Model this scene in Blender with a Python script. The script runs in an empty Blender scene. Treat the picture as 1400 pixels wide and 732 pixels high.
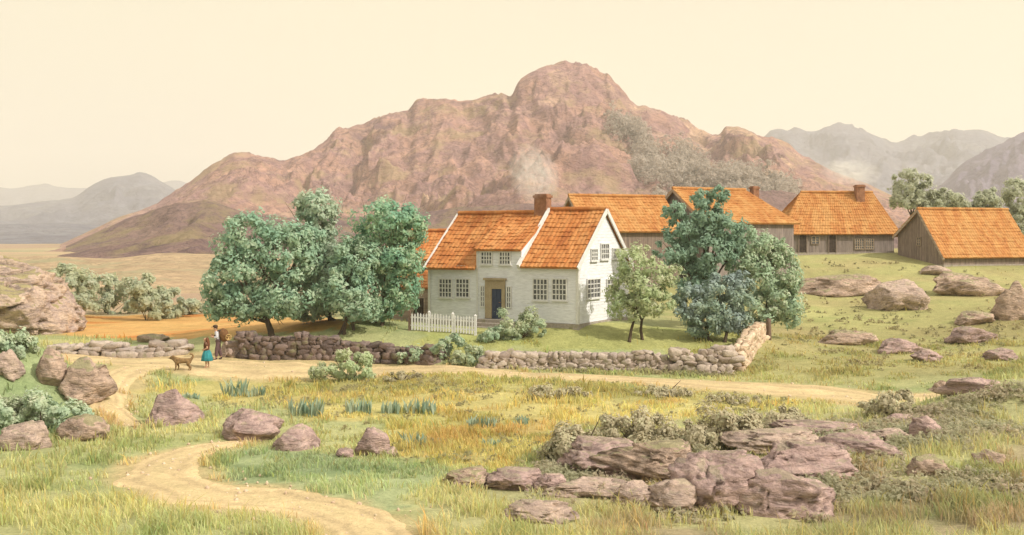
import bpy, bmesh, math, random
import numpy as np
from mathutils import Vector, Matrix
random.seed(7)
RNG = np.random.default_rng(11)
SC = bpy.context.scene
COL = SC.collection
F, CX, HY, CZ = 1501.0, 700.0, 325.0, 6.2      # the lens in photo pixels, horizon row, eye height

# ------------------------------------------------------------------ noise
def _hash(ix, iy, iz, seed):
    h = (ix.astype(np.int64) * 374761393 + iy.astype(np.int64) * 668265263 + iz.astype(np.int64) * 2147483647 + seed * 974711) & 0xFFFFFFFF
    h = ((h ^ (h >> 13)) * 1274126177) & 0xFFFFFFFF
    h = h ^ (h >> 16)
    return (h & 0xFFFFFF) / float(0xFFFFFF)
def vnoise(x, y, z=None, seed=0):
    x = np.asarray(x, float); y = np.asarray(y, float)
    z = np.zeros_like(x) if z is None else np.asarray(z, float)
    ix, iy, iz = np.floor(x), np.floor(y), np.floor(z)
    fx, fy, fz = x - ix, y - iy, z - iz
    fx = fx * fx * (3 - 2 * fx); fy = fy * fy * (3 - 2 * fy); fz = fz * fz * (3 - 2 * fz)
    r = 0
    for dx in (0, 1):
        for dy in (0, 1):
            for dz in (0, 1):
                w = (fx if dx else 1 - fx) * (fy if dy else 1 - fy) * (fz if dz else 1 - fz)
                r = r + w * _hash(ix + dx, iy + dy, iz + dz, seed)
    return r * 2 - 1
def fbm(x, y, z=None, seed=0, octv=4, gain=.5):
    r, a, f = 0, 1.0, 1.0
    for i in range(octv):
        r = r + a * vnoise(x * f, y * f, None if z is None else z * f, seed + i * 17)
        a *= gain; f *= 2.03
    return r
def ridged(x, y, seed=0, octv=4, gain=.5):
    r, a, f = 0, 1.0, 1.0
    for i in range(octv):
        r = r + a * (1 - np.abs(vnoise(x * f, y * f, None, seed + i * 31)) * 2)
        a *= gain; f *= 2.1
    return r
def sstep(a, b, x):
    t = np.clip((x - a) / (b - a), 0, 1)
    return t * t * (3 - 2 * t)

# ------------------------------------------------------------------ placing
def at(px, py, d):
    return Vector(((px - CX) * d / F, d, CZ - (py - HY) * d / F))
CTRL = [  # (px, py, distance): points of the ground measured in the picture
 (290,497,54),(165,490,56),(420,499,53.5),(640,505,52),(800,515,50),(1000,525,48),(1150,540,45),(1270,548,43.5),
 (587,444,62.6),(790,451,58),(860,437,64),(690,449,60.3),
 (700,478,56),(860,478,56),(980,470,57),(700,503,53.5),(860,505,53),(1000,510,52.5),
 (640,455,58),(560,455,58),(370,462,58),(460,464,57),(520,467,57),(370,490,55.5),(560,495,54.5),(460,493,55),
 (250,450,75),(400,431,88),(480,432,75),(560,436,69),
 (1045,462,60),(1095,457,64),(1080,400,80),(1100,350,96),(1160,348,97),(1225,347,97),(1290,362,91),(1400,374,88),(1350,420,72),(1400,470,58),
 (1300,510,50),(1200,482,58),(1180,427,73),(1500,384,85),(1500,480,55),(1600,380,85),(1600,470,58),
 (1400,518,36),(1330,524,36.5),(1300,538,37.5),(1200,549,43.1),(1250,553,42),(1236,562,36),(1330,570,34),(1400,600,30.5),(1400,732,22),(1150,596,32.5),(1080,575,36),(900,605,33),(800,645,29),
 (950,705,24.5),(700,732,22.5),(400,732,22.5),(0,732,22.5),(600,640,29.5),(400,600,34),(200,600,34),(300,560,39),(550,570,38),(800,570,38),
 (20,462,40),(60,500,39),(95,512,39),(0,565,36),(130,562,38),(152,520,47.7),(152,546,42.1),(168,572,37.7),(110,500,52),(175,505,51.7),(-60,467,40),(100,490,55),(-100,500,52),(-60,610,33),(-200,480,40),(40,612,33),
 (1550,545,38),(1550,640,30),(-150,732,22.5),(1500,732,22)]
P = [tuple(at(*c)) for c in CTRL]
P += [(6,85,2.6),(14,85,3.1),(22,100,4.6),(30,110,5),(45,110,5),(60,105,4.4),(10,115,4.2),(0,105,2.6),(-15,100,.9),(-30,110,0),(-60,90,0),
      (-40,60,.6),(-70,60,.6),(60,60,1.2),(80,80,3),(0,10,.3),(0,-20,.3),(25,8,.4),(-25,8,.3),(40,20,.7),(-40,25,.6),(-60,150,0),(0,160,1.2),(50,160,2.5),(100,120,2),
      (-4,76,1.5),(-8,70,1.25),(120,40,1),(-120,40,.3),(0,-90,.3),(0,250,0),(-150,150,0),(150,180,1)]
P = np.array(P)
def _phi(r): return np.sqrt(r * r + 9.0)
_A = _phi(np.hypot(P[:, None, 0] - P[None, :, 0], P[:, None, 1] - P[None, :, 1]))
_mean = P[:, 2].mean()
_W = np.linalg.solve(_A + np.eye(len(P)) * -.02, P[:, 2] - _mean)
def terr(x, y):
    x = np.atleast_1d(np.asarray(x, float)); y = np.atleast_1d(np.asarray(y, float))
    shp = x.shape; xf, yf = x.ravel(), y.ravel()
    r = np.hypot(xf - 5, yf - 60)
    z = np.zeros_like(xf)
    m = r < 290
    if m.any():
        xm, ym = xf[m], yf[m]; out = np.empty(len(xm))
        for i in range(0, len(xm), 20000):
            s = slice(i, i + 20000)
            out[s] = _phi(np.hypot(xm[s, None] - P[None, :, 0], ym[s, None] - P[None, :, 1])) @ _W + _mean
        z[m] = np.clip(out, -1.2, 7) * (1 - sstep(110, 280, r[m]))
    z = z + fbm(xf / 4.0, yf / 4.0, None, 5, 2) * .06 + fbm(xf / 160., yf / 160., None, 8, 3) * 1.6 * sstep(150, 420, r)
    return z.reshape(shp)
def tz(x, y): return float(terr(x, y)[0])
def ground(px, py, d0=17, d1=2500):
    d = np.geomspace(d0, d1, 1500)
    x = (px - CX) * d / F; zr = CZ - (py - HY) * d / F
    k = np.nonzero(zr < terr(x, d))[0]
    i = k[0] if len(k) else len(d) - 1
    return Vector((x[i], d[i], tz(x[i], d[i])))

# ------------------------------------------------------------------ meshes
class MB:
    def __init__(s): s.v = []; s.f = []; s.n = 0
    def add(s, verts, faces):
        b = len(s.v); s.v.extend([tuple(v) for v in verts]); s.f.extend([tuple(i + b for i in f) for f in faces]); return s
    def box(s, x0, x1, y0, y1, z0, z1):
        v = [(x0,y0,z0),(x1,y0,z0),(x1,y1,z0),(x0,y1,z0),(x0,y0,z1),(x1,y0,z1),(x1,y1,z1),(x0,y1,z1)]
        return s.add(v, [(3,2,1,0),(4,5,6,7),(0,1,5,4),(1,2,6,5),(2,3,7,6),(3,0,4,7)])
    def bar(s, a, b, w, h, up=(0,0,1)):
        a, b = Vector(a), Vector(b); t = (b - a).normalized(); u = Vector(up)
        if abs(t.dot(u)) > .95: u = Vector((0,1,0))
        x = t.cross(u).normalized() * w / 2; y = x.cross(t).normalized() * h / 2
        v = [a-x-y, a+x-y, a+x+y, a-x+y, b-x-y, b+x-y, b+x+y, b-x+y]
        return s.add(v, [(3,2,1,0),(4,5,6,7),(0,1,5,4),(1,2,6,5),(2,3,7,6),(3,0,4,7)])
    def tube(s, pts, rad, n=8, cap=True):
        pts = [Vector(p) for p in pts]; V = []; Fc = []
        for i, p in enumerate(pts):
            t = (pts[min(i+1, len(pts)-1)] - pts[max(i-1, 0)]).normalized()
            u = Vector((0,0,1)) if abs(t.z) < .9 else Vector((0,1,0))
            x = t.cross(u).normalized(); y = x.cross(t).normalized()
            for k in range(n):
                a = 2 * math.pi * k / n; V.append(p + (x * math.cos(a) + y * math.sin(a)) * rad[i])
        for i in range(len(pts) - 1):
            for k in range(n):
                Fc.append((i*n+k, i*n+(k+1) % n, (i+1)*n+(k+1) % n, (i+1)*n+k))
        if cap: Fc.append(tuple(range(n-1, -1, -1))); Fc.append(tuple((len(pts)-1)*n + k for k in range(n)))
        return s.add(V, Fc)
    def lathe(s, prof, n=16, c=(0,0,0), wob=0, k=9):
        V = []; Fc = []
        for r, z in prof:
            for i in range(n):
                a = 2*math.pi*i/n; rr = r * (1 + wob * math.sin(k*a))
                V.append((c[0]+rr*math.cos(a), c[1]+rr*math.sin(a), c[2]+z))
        for j in range(len(prof)-1):
            for i in range(n): Fc.append((j*n+i, j*n+(i+1) % n, (j+1)*n+(i+1) % n, (j+1)*n+i))
        Fc.append(tuple(range(n-1,-1,-1))); Fc.append(tuple((len(prof)-1)*n+i for i in range(n)))
        return s.add(V, Fc)
    def build(s, name, m, parent=None, smooth=False, loc=None):
        me = bpy.data.meshes.new(name); me.from_pydata(s.v, [], s.f); me.update()
        return link(name, me, m, parent, smooth, loc)
def link(name, me, m, parent=None, smooth=False, loc=None):
    o = bpy.data.objects.new(name, me); COL.objects.link(o)
    if m: me.materials.append(m)
    if smooth: me.polygons.foreach_set('use_smooth', [True] * len(me.polygons))
    if parent: o.parent = parent
    if loc is not None: o.location = loc
    return o
def npmesh(name, V, n_per, idx, m, parent=None, tint=None, smooth=False):
    """V (N, k, 3) islands, idx = faces of one island (all of one length or mixed)."""
    N, k = V.shape[:2]
    me = bpy.data.meshes.new(name)
    me.vertices.add(N * k); me.vertices.foreach_set('co', V.astype(np.float32).ravel())
    base = np.concatenate([np.array(f) for f in idx]); lens = [len(f) for f in idx]; L = len(base)
    loops = (base[None, :] + (np.arange(N) * k)[:, None]).ravel()
    me.loops.add(len(loops)); me.loops.foreach_set('vertex_index', loops.astype(np.int32))
    tot = np.tile(lens, N); st = np.concatenate([[0], np.cumsum(tot)[:-1]])
    me.polygons.add(len(tot)); me.polygons.foreach_set('loop_start', st.astype(np.int32))
    me.update(calc_edges=True); me.validate()
    if tint is not None:
        a = me.attributes.new('tint', 'FLOAT_COLOR', 'POINT')
        c = np.ones((N * k, 4), np.float32); c[:, :3] = np.repeat(tint, k, axis=0); a.data.foreach_set('color', c.ravel())
    return link(name, me, m, parent, smooth)
def gridmesh(name, X, Y, Z, m, tint=None, smooth=True):
    r, c = X.shape
    me = bpy.data.meshes.new(name); V = np.stack([X, Y, Z], -1).reshape(-1, 3).astype(np.float32)
    me.vertices.add(len(V)); me.vertices.foreach_set('co', V.ravel())
    i = np.arange(r * c).reshape(r, c)
    q = np.stack([i[:-1, :-1], i[:-1, 1:], i[1:, 1:], i[1:, :-1]], -1).reshape(-1, 4)
    me.loops.add(q.size); me.loops.foreach_set('vertex_index', q.ravel().astype(np.int32))
    me.polygons.add(len(q)); me.polygons.foreach_set('loop_start', (np.arange(len(q)) * 4).astype(np.int32))
    me.update(calc_edges=True); me.validate()
    if tint is not None:
        a = me.attributes.new('tint', 'FLOAT_COLOR', 'POINT')
        cc = np.ones((len(V), 4), np.float32); cc[:, :3] = tint.reshape(-1, 3); a.data.foreach_set('color', cc.ravel())
    return link(name, me, m, None, smooth)
def tag(o, label=None, cat=None, group=None, kind=None):
    if label: o['label'] = label
    if cat: o['category'] = cat
    if group: o['group'] = group
    if kind: o['kind'] = kind
    return o
def thing(name, label, cat, loc=(0,0,0), rz=0, group=None):
    o = bpy.data.objects.new(name, None); COL.objects.link(o); o.empty_display_size = .3
    o.location = loc; o.rotation_euler = (0, 0, rz); return tag(o, label, cat, group)

# ------------------------------------------------------------------ materials
class NT:
    def __init__(s, name):
        s.m = bpy.data.materials.new(name); s.m.use_nodes = True; s.t = s.m.node_tree; s.t.nodes.clear()
        s.out = s.n('ShaderNodeOutputMaterial')
    def n(s, ty, **kw):
        o = s.t.nodes.new(ty)
        for k, v in kw.items(): setattr(o, k, v)
        return o
    def l(s, a, b): s.t.links.new(a, b)
    def coord(s, scale=(1,1,1)):
        tc = s.n('ShaderNodeTexCoord'); mp = s.n('ShaderNodeMapping'); mp.inputs['Scale'].default_value = scale
        s.l(tc.outputs['Object'], mp.inputs[0]); return mp.outputs[0]
    def noise(s, vec, scale, detail=4, rough=.55, dist=0):
        o = s.n('ShaderNodeTexNoise'); o.inputs['Scale'].default_value = scale; o.inputs['Detail'].default_value = detail
        o.inputs['Roughness'].default_value = rough; o.inputs['Distortion'].default_value = dist
        s.l(vec, o.inputs['Vector']); return o.outputs['Fac']
    def ramp(s, fac, stops):
        o = s.n('ShaderNodeValToRGB'); e = o.color_ramp.elements
        while len(e) < len(stops): e.new(.5)
        for i, (p, c) in enumerate(stops): e[i].position = p; e[i].color = (*c, 1)
        s.l(fac, o.inputs[0]); return o.outputs[0]
    def mix(s, fac, a, b, mode='MIX'):
        o = s.n('ShaderNodeMixRGB', blend_type=mode)
        for sock, v in ((o.inputs[0], fac), (o.inputs[1], a), (o.inputs[2], b)):
            if isinstance(v, (int, float)): sock.default_value = v
            elif isinstance(v, tuple): sock.default_value = (*v, 1)
            else: s.l(v, sock)
        return o.outputs[0]
    def math(s, op, a, b=0.):
        o = s.n('ShaderNodeMath', operation=op)
        for sock, v in ((o.inputs[0], a), (o.inputs[1], b)):
            if isinstance(v, (int, float)): sock.default_value = v
            else: s.l(v, sock)
        return o.outputs[0]
    def bsdf(s, col, rough=.85, bump=None, bstr=.4, bdist=.05, spec=.2):
        b = s.n('ShaderNodeBsdfPrincipled'); b.inputs['Roughness'].default_value = rough; b.inputs['Specular IOR Level'].default_value = spec
        if isinstance(col, tuple): b.inputs['Base Color'].default_value = (*col, 1)
        else: s.l(col, b.inputs['Base Color'])
        if bump is not None:
            bp = s.n('ShaderNodeBump'); bp.inputs['Strength'].default_value = bstr; bp.inputs['Distance'].default_value = bdist
            s.l(bump, bp.inputs['Height']); s.l(bp.outputs[0], b.inputs['Normal'])
        s.l(b.outputs[0], s.out.inputs[0]); return b
def mul(c, k): return tuple(x * k for x in c)
def mat_mottled(name, cols, scale=2., rough=.85, bscale=12., bstr=.4, bdist=.03, stretch=(1,1,1)):
    t = NT(name); v = t.coord(stretch)
    n = t.noise(v, scale, 5, .6, .3); k = len(cols)
    c = t.ramp(n, [(.3 + .4 * i / max(1, k - 1), cc) for i, cc in enumerate(cols)])
    f = t.noise(v, scale * 7, 4)
    c = t.mix(.55, c, t.ramp(f, [(.3, (.72,.72,.72)), (.7, (1.2,1.2,1.2))]), 'MULTIPLY')
    t.bsdf(c, rough, t.noise(v, bscale, 5, .6), bstr, bdist); return t.m
def mat_leaf(name, cols, tr=.35, alt=None, scale=.9, k_=2.6):
    gr = lambda c: tuple(x*.82 + .18*(c[0]*.3+c[1]*.6+c[2]*.1) for x in c); cols = [gr(c) for c in cols]; alt = alt and gr(alt)
    cols = [tuple(min(.62, x*k_*q) for x, q in zip(c, (1.06,.95,1.0))) for c in cols]; alt = alt and tuple(min(.62, x*k_*q) for x, q in zip(alt, (1.06,.95,1.0))); tr += .1
    t = NT(name); g = t.n('ShaderNodeNewGeometry')
    k = len(cols)
    c = t.ramp(g.outputs['Random Per Island'], [(i / max(1, k - 1), cc) for i, cc in enumerate(cols)])
    if alt:
        n = t.noise(t.coord(), scale, 3)
        c = t.mix(t.ramp(n, [(.42, (0,0,0)), (.62, (1,1,1))]), c, alt)
    d = t.n('ShaderNodeBsdfDiffuse'); x = t.n('ShaderNodeBsdfTranslucent'); mx = t.n('ShaderNodeMixShader'); mx.inputs[0].default_value = tr
    t.l(c, d.inputs[0]); t.l(c, x.inputs[0]); t.l(d.outputs[0], mx.inputs[1]); t.l(x.outputs[0], mx.inputs[2]); t.l(mx.outputs[0], t.out.inputs[0])
    return t.m
def mat_tint(name, tr=0., fine=None, bump=False):
    t = NT(name); a = t.n('ShaderNodeAttribute'); a.attribute_name = 'tint'; c = a.outputs['Color']
    if fine:
        v = t.coord()
        for sc, lo, hi in fine:
            c = t.mix(.8, c, t.ramp(t.noise(v, sc, 5, .62, .4), [(.3, lo), (.7, hi)]), 'MULTIPLY')
    if tr:
        d = t.n('ShaderNodeBsdfDiffuse'); x = t.n('ShaderNodeBsdfTranslucent'); mx = t.n('ShaderNodeMixShader'); mx.inputs[0].default_value = tr
        t.l(c, d.inputs[0]); t.l(c, x.inputs[0]); t.l(d.outputs[0], mx.inputs[1]); t.l(x.outputs[0], mx.inputs[2]); t.l(mx.outputs[0], t.out.inputs[0])
    else:
        t.bsdf(c, .95, t.noise(t.coord(), 6, 6, .65) if bump else None, .6, .12, .1)
    return t.m
def mat_rock(name, cols, moss=(.25,.26,.11), mossamt=.5, scale=.8):
    cols = [(c[0]*1.62, c[1]*1.62, c[2]*1.7) for c in cols]
    t = NT(name); v = t.coord((1,1,1.6))
    c = t.ramp(t.noise(v, scale, 6, .62, .6), [(.28 + .44 * i / (len(cols)-1), cc) for i, cc in enumerate(cols)])
    c = t.mix(.7, c, t.ramp(t.noise(v, scale*9, 5, .6), [(.32, (.66,.65,.68)), (.68, (1.25,1.23,1.2))]), 'MULTIPLY')
    c = t.mix(t.ramp(t.noise(v, scale*3.3, 7, .7), [(.54,(0,0,0)), (.64,(.3,.3,.3))]), c, (.50,.44,.38))
    g = t.n('ShaderNodeNewGeometry'); sp = t.n('ShaderNodeSeparateXYZ'); t.l(g.outputs['Normal'], sp.inputs[0])
    mk = t.math('MULTIPLY', t.math('GREATER_THAN', t.math('ADD', sp.outputs[2], t.noise(v, scale*3, 5)), 1.55 - mossamt * .4), mossamt)
    c = t.mix(mk, c, moss)
    v2 = t.coord((.5,.6,2.6)); st_ = t.noise(v2, scale*2.6, 6, .6, 1.6)
    c = t.mix(t.ramp(st_, [(.40,(.55,.55,.55)), (.47,(0,0,0))]), c, mul(cols[0], .55))
    h = t.math('ADD', t.math('MULTIPLY', t.noise(v, scale*5, 8, .68, .4), 1.3), t.math('MULTIPLY', st_, 1.2))
    t.bsdf(c, .9, h, .8, .14 / max(.4, scale)); return t.m
def mat_stones(name, cols):
    t = NT(name); g = t.n('ShaderNodeNewGeometry'); v = t.coord()
    c = t.ramp(g.outputs['Random Per Island'], [(i/(len(cols)-1), cc) for i, cc in enumerate(cols)])
    c = t.mix(.7, c, t.ramp(t.noise(v, 9, 5), [(.3,(.65,.65,.65)), (.7,(1.2,1.2,1.2))]), 'MULTIPLY')
    c = t.mix(t.ramp(t.noise(v, 2.2, 5), [(.55,(0,0,0)), (.7,(.6,.6,.6))]), c, (.2,.2,.09))
    t.bsdf(c, .92, t.noise(v, 14, 6), .6, .05); return t.m
def mat_roof(name, a, b, dark):
    t = NT(name)
    tc = t.n('ShaderNodeTexCoord'); sn = t.n('ShaderNodeVectorMath', operation='SNAP'); sn.inputs[1].default_value = (.26,.26,4)
    t.l(tc.outputs['Object'], sn.inputs[0]); wn = t.n('ShaderNodeTexWhiteNoise', noise_dimensions='3D'); t.l(sn.outputs[0], wn.inputs[0])
    v = t.coord((1.1,.4,.4)); n = t.noise(v, 1.1, 5, .62, .8)
    c = t.ramp(n, [(.28, dark), (.45, a), (.62, b), (.8, mul(a, .95))])
    c = t.mix(.3, c, t.ramp(wn.outputs[0], [(0,(.72,.7,.66)), (1,(1.2,1.2,1.2))]), 'MULTIPLY')
    c = t.mix(t.ramp(t.noise(t.coord(), 3.2, 6, .7), [(.54,(0,0,0)), (.70,(.75,.75,.75))]), c, mul(dark, .62))
    c = t.mix(t.ramp(t.noise(t.coord((.5,.5,.5)), 1.6, 6, .68), [(.55,(0,0,0)), (.68,(.55,.55,.55))]), c, mul(b, 1.22))
    t.bsdf(c, .85, t.noise(t.coord(), 22, 4), .4, .02); return t.m
def mat_planks(name, cols, step, axis=0, bstr=.5):
    t = NT(name); tc = t.n('ShaderNodeTexCoord'); sp = t.n('ShaderNodeSeparateXYZ'); t.l(tc.outputs['Object'], sp.inputs[0])
    s = t.math('ADD', sp.outputs[0], sp.outputs[1]) if axis == 0 else sp.outputs[2]
    q = t.math('DIVIDE', s, step); fl = t.math('FLOOR', q); fr = t.math('FRACT', q)
    wn = t.n('ShaderNodeTexWhiteNoise', noise_dimensions='1D'); t.l(fl, wn.inputs['W'])
    v = t.coord((3,3,.5) if axis == 0 else (.5,.5,3))
    c = t.ramp(t.noise(v, 2.2, 6, .65), [(.3 + .4*i/(len(cols)-1), cc) for i, cc in enumerate(cols)])
    c = t.mix(.6, c, t.ramp(wn.outputs[0], [(0,(.7,.7,.7)), (1,(1.2,1.2,1.2))]), 'MULTIPLY')
    gap = t.math('GREATER_THAN', fr, .93); c = t.mix(t.math('MULTIPLY', gap, .6), c, mul(cols[0], .35))
    t.bsdf(c, .9, t.math('SUBTRACT', t.noise(v, 9, 4), t.math('MULTIPLY', gap, 1.5)), bstr, .03); return t.m
M = {}
M['ground'] = mat_tint('ground_soil', fine=[(.35,(.86,.87,.84),(1.1,1.1,1.08)), (2.2,(.78,.8,.76),(1.16,1.15,1.12)), (11,(.72,.74,.7),(1.2,1.2,1.2))], bump=True)
M['grass'] = mat_tint('grass_blades', .5)
M['path'] = mat_tint('sandy_path', fine=[(.9,(.85,.85,.84),(1.1,1.1,1.08)), (5,(.8,.8,.8),(1.15,1.14,1.12)), (22,(.78,.78,.78),(1.18,1.18,1.17))], bump=True)
M['sand'] = mat_mottled('sandy_path', [(.34,.25,.13),(.48,.37,.205),(.56,.45,.26)], .9, .95, 7, .55, .05)
M['mountain'] = None
M['rock_mauve'] = mat_rock('mauve_rock', [(.19,.135,.12),(.31,.22,.19),(.41,.305,.25)], mossamt=.35)
M['rock_brown'] = mat_rock('brown_rock', [(.19,.14,.105),(.315,.23,.17),(.42,.315,.23)], mossamt=.6)
M['rock_pale'] = mat_rock('pale_rock', [(.24,.18,.15),(.33,.25,.195),(.40,.31,.235)], mossamt=.3)
M['rock_hillock'] = mat_rock('hillock_rock', [(.25,.19,.17),(.34,.26,.20),(.40,.31,.22)], (.36,.31,.15), .9, .45)
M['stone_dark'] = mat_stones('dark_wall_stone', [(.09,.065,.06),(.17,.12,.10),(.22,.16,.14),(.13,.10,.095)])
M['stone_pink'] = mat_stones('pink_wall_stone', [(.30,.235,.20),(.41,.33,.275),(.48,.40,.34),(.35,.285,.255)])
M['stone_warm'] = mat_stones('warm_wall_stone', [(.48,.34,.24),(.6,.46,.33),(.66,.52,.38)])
M['roof_a'] = mat_roof('orange_roof_tile', (.42,.155,.045), (.50,.235,.085), (.31,.095,.03))
M['roof_b'] = mat_roof('pale_orange_roof_tile', (.42,.185,.058), (.47,.25,.09), (.33,.12,.036))
M['white'] = mat_mottled('white_painted_board', [(.66,.665,.71),(.71,.715,.75),(.73,.735,.765)], .9, .75, 30, .12, .01, (.4,.4,2))
M['whitetrim'] = mat_mottled('white_trim', [(.60,.59,.58),(.68,.67,.65)], 3, .7, 40, .1, .01)
M['grey_plank'] = mat_planks('grey_weathered_plank', [(.165,.135,.125),(.25,.205,.19),(.32,.27,.245)], .19)
M['brown_plank'] = mat_planks('brown_weathered_plank', [(.16,.12,.105),(.24,.185,.155),(.31,.24,.20)], .17)
M['tan_plank'] = mat_planks('tan_weathered_plank', [(.30,.23,.17),(.40,.31,.235),(.46,.37,.28)], .2, 1)
M['foundation'] = mat_stones('foundation_stone', [(.26,.22,.2),(.36,.31,.27),(.42,.37,.33)])
M['chimney'] = mat_mottled('chimney_brick', [(.16,.075,.045),(.27,.13,.075),(.36,.19,.11)], 3, .9, 14, .7, .04)
M['door_blue'] = mat_mottled('blue_black_door', [(.03,.04,.075),(.05,.065,.115)], 4, .6, 20, .2, .01)
M['dark_door'] = mat_mottled('dark_doorway_board', [(.04,.028,.024),(.075,.055,.045)], 4, .8, 20, .3, .01)
M['surround'] = mat_mottled('ochre_door_surround', [(.30,.235,.15),(.40,.32,.21)], 3, .8, 20, .2, .01)
M['bark'] = mat_mottled('tree_bark', [(.045,.033,.025),(.10,.07,.05),(.15,.11,.08)], 5, .95, 16, .8, .04, (1,1,.3))
M['wood'] = mat_mottled('old_post_wood', [(.12,.08,.06),(.22,.15,.11)], 6, .9, 16, .6, .02, (1,1,.3))
t = NT('window_glass'); b = t.bsdf(t.ramp(t.noise(t.coord(), 3, 2), [(.4,(.06,.06,.07)), (.6,(.15,.15,.16))]), .15, spec=.5); M['glass'] = t.m
def plain(name, c, rough=.85, var=.25, scale=18):
    return mat_mottled(name, [mul(c, 1-var), c, mul(c, 1+var)], scale, rough, scale*3, .35, .01)

# ------------------------------------------------------------------ the ground
def poly_mask(px, py, poly):
    m = np.zeros(px.shape, bool); n = len(poly)
    for i in range(n):
        x0, y0 = poly[i]; x1, y1 = poly[(i+1) % n]
        c = ((y0 > py) != (y1 > py)); 
        with np.errstate(divide='ignore', invalid='ignore'):
            m ^= c & (px < (x1-x0) * (py-y0) / (y1-y0 + 1e-12) + x0)
    return m
def wpoly(pts): return [tuple(ground(*p).xy) for p in pts]
def smooth_line(pts, n=14):
    pts = [Vector(p) for p in pts]; out = []
    for i in range(len(pts)-1):
        p0, p1, p2, p3 = pts[max(i-1,0)], pts[i], pts[i+1], pts[min(i+2,len(pts)-1)]
        for k in range(n):
            t_ = k/n; out.append(.5*((2*p1)+(-p0+p2)*t_+(2*p0-5*p1+4*p2-p3)*t_*t_+(-p0+3*p1-3*p2+p3)*t_**3))
    out.append(pts[-1]); return out
def line_px(pts): return [(*ground(p[0], p[1]).xy, p[2]) for p in pts]
ROAD = smooth_line([(-45,63,2.6),(-30,58,2.6)] + line_px([(85,490,2.2),(180,494,2.2),(300,502,2.6),(430,506,2.6),(560,508,1.7),(680,511,1.45),(820,518,1.6),(980,526,2.1),(1120,538,2.5),(1230,547,2.3)]) + [(20,44.5,2),(27,46.5,2),(36,48,2)])
LANE = smooth_line(line_px([(195,503,1.3),(160,520,.9),(148,543,.75),(162,566,.6),(185,584,.25)]))
TRACK = smooth_line(line_px([(345,606,.25),(290,612,.6),(235,630,.9),(215,655,1.15),(270,676,1.3),(370,686,1.3),(450,698,1.15),(500,722,1.1),(515,760,1.0)]))
TRACKS = [ROAD, LANE, TRACK]
def track_dist(x, y):
    best = np.full(np.shape(x), 99.)
    for L in TRACKS:
        for p in L:
            best = np.minimum(best, np.hypot(x - p[0], y - p[1]) - p[2])
    return best
Z_MEADOW = wpoly([(140,525),(300,522),(450,512),(640,514),(800,526),(1000,537),(1140,549),(1040,566),(900,572),(800,590),(745,640),(620,645),(570,628),(545,600),(430,572),(300,556),(230,545)])
Z_OLIVE = wpoly([(380,522),(560,514),(680,518),(820,528),(1010,540),(1120,552),(1000,556),(800,545),(640,536),(450,540)])
Z_GREEN = wpoly([(300,616),(440,614),(540,636),(610,655),(580,700),(500,690),(420,668),(310,650)])
Z_OCHRE = wpoly([(60,432),(270,428),(440,430),(460,452),(330,463),(70,459)])
Z_RIGHT = wpoly([(640,668),(760,640),(1050,600),(1120,565),(1250,552),(1420,525),(1600,500),(1700,760),(560,760),(560,710)])
Z_GARDEN = wpoly([(545,470),(560,452),(640,445),(800,440),(1000,455),(1030,470),(1000,486),(700,486),(600,490)])
Z_BANK = wpoly([(-200,470),(30,462),(70,500),(135,545),(140,585),(60,600),(-200,620)])
C_ = lambda *a: np.array(a)
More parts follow.
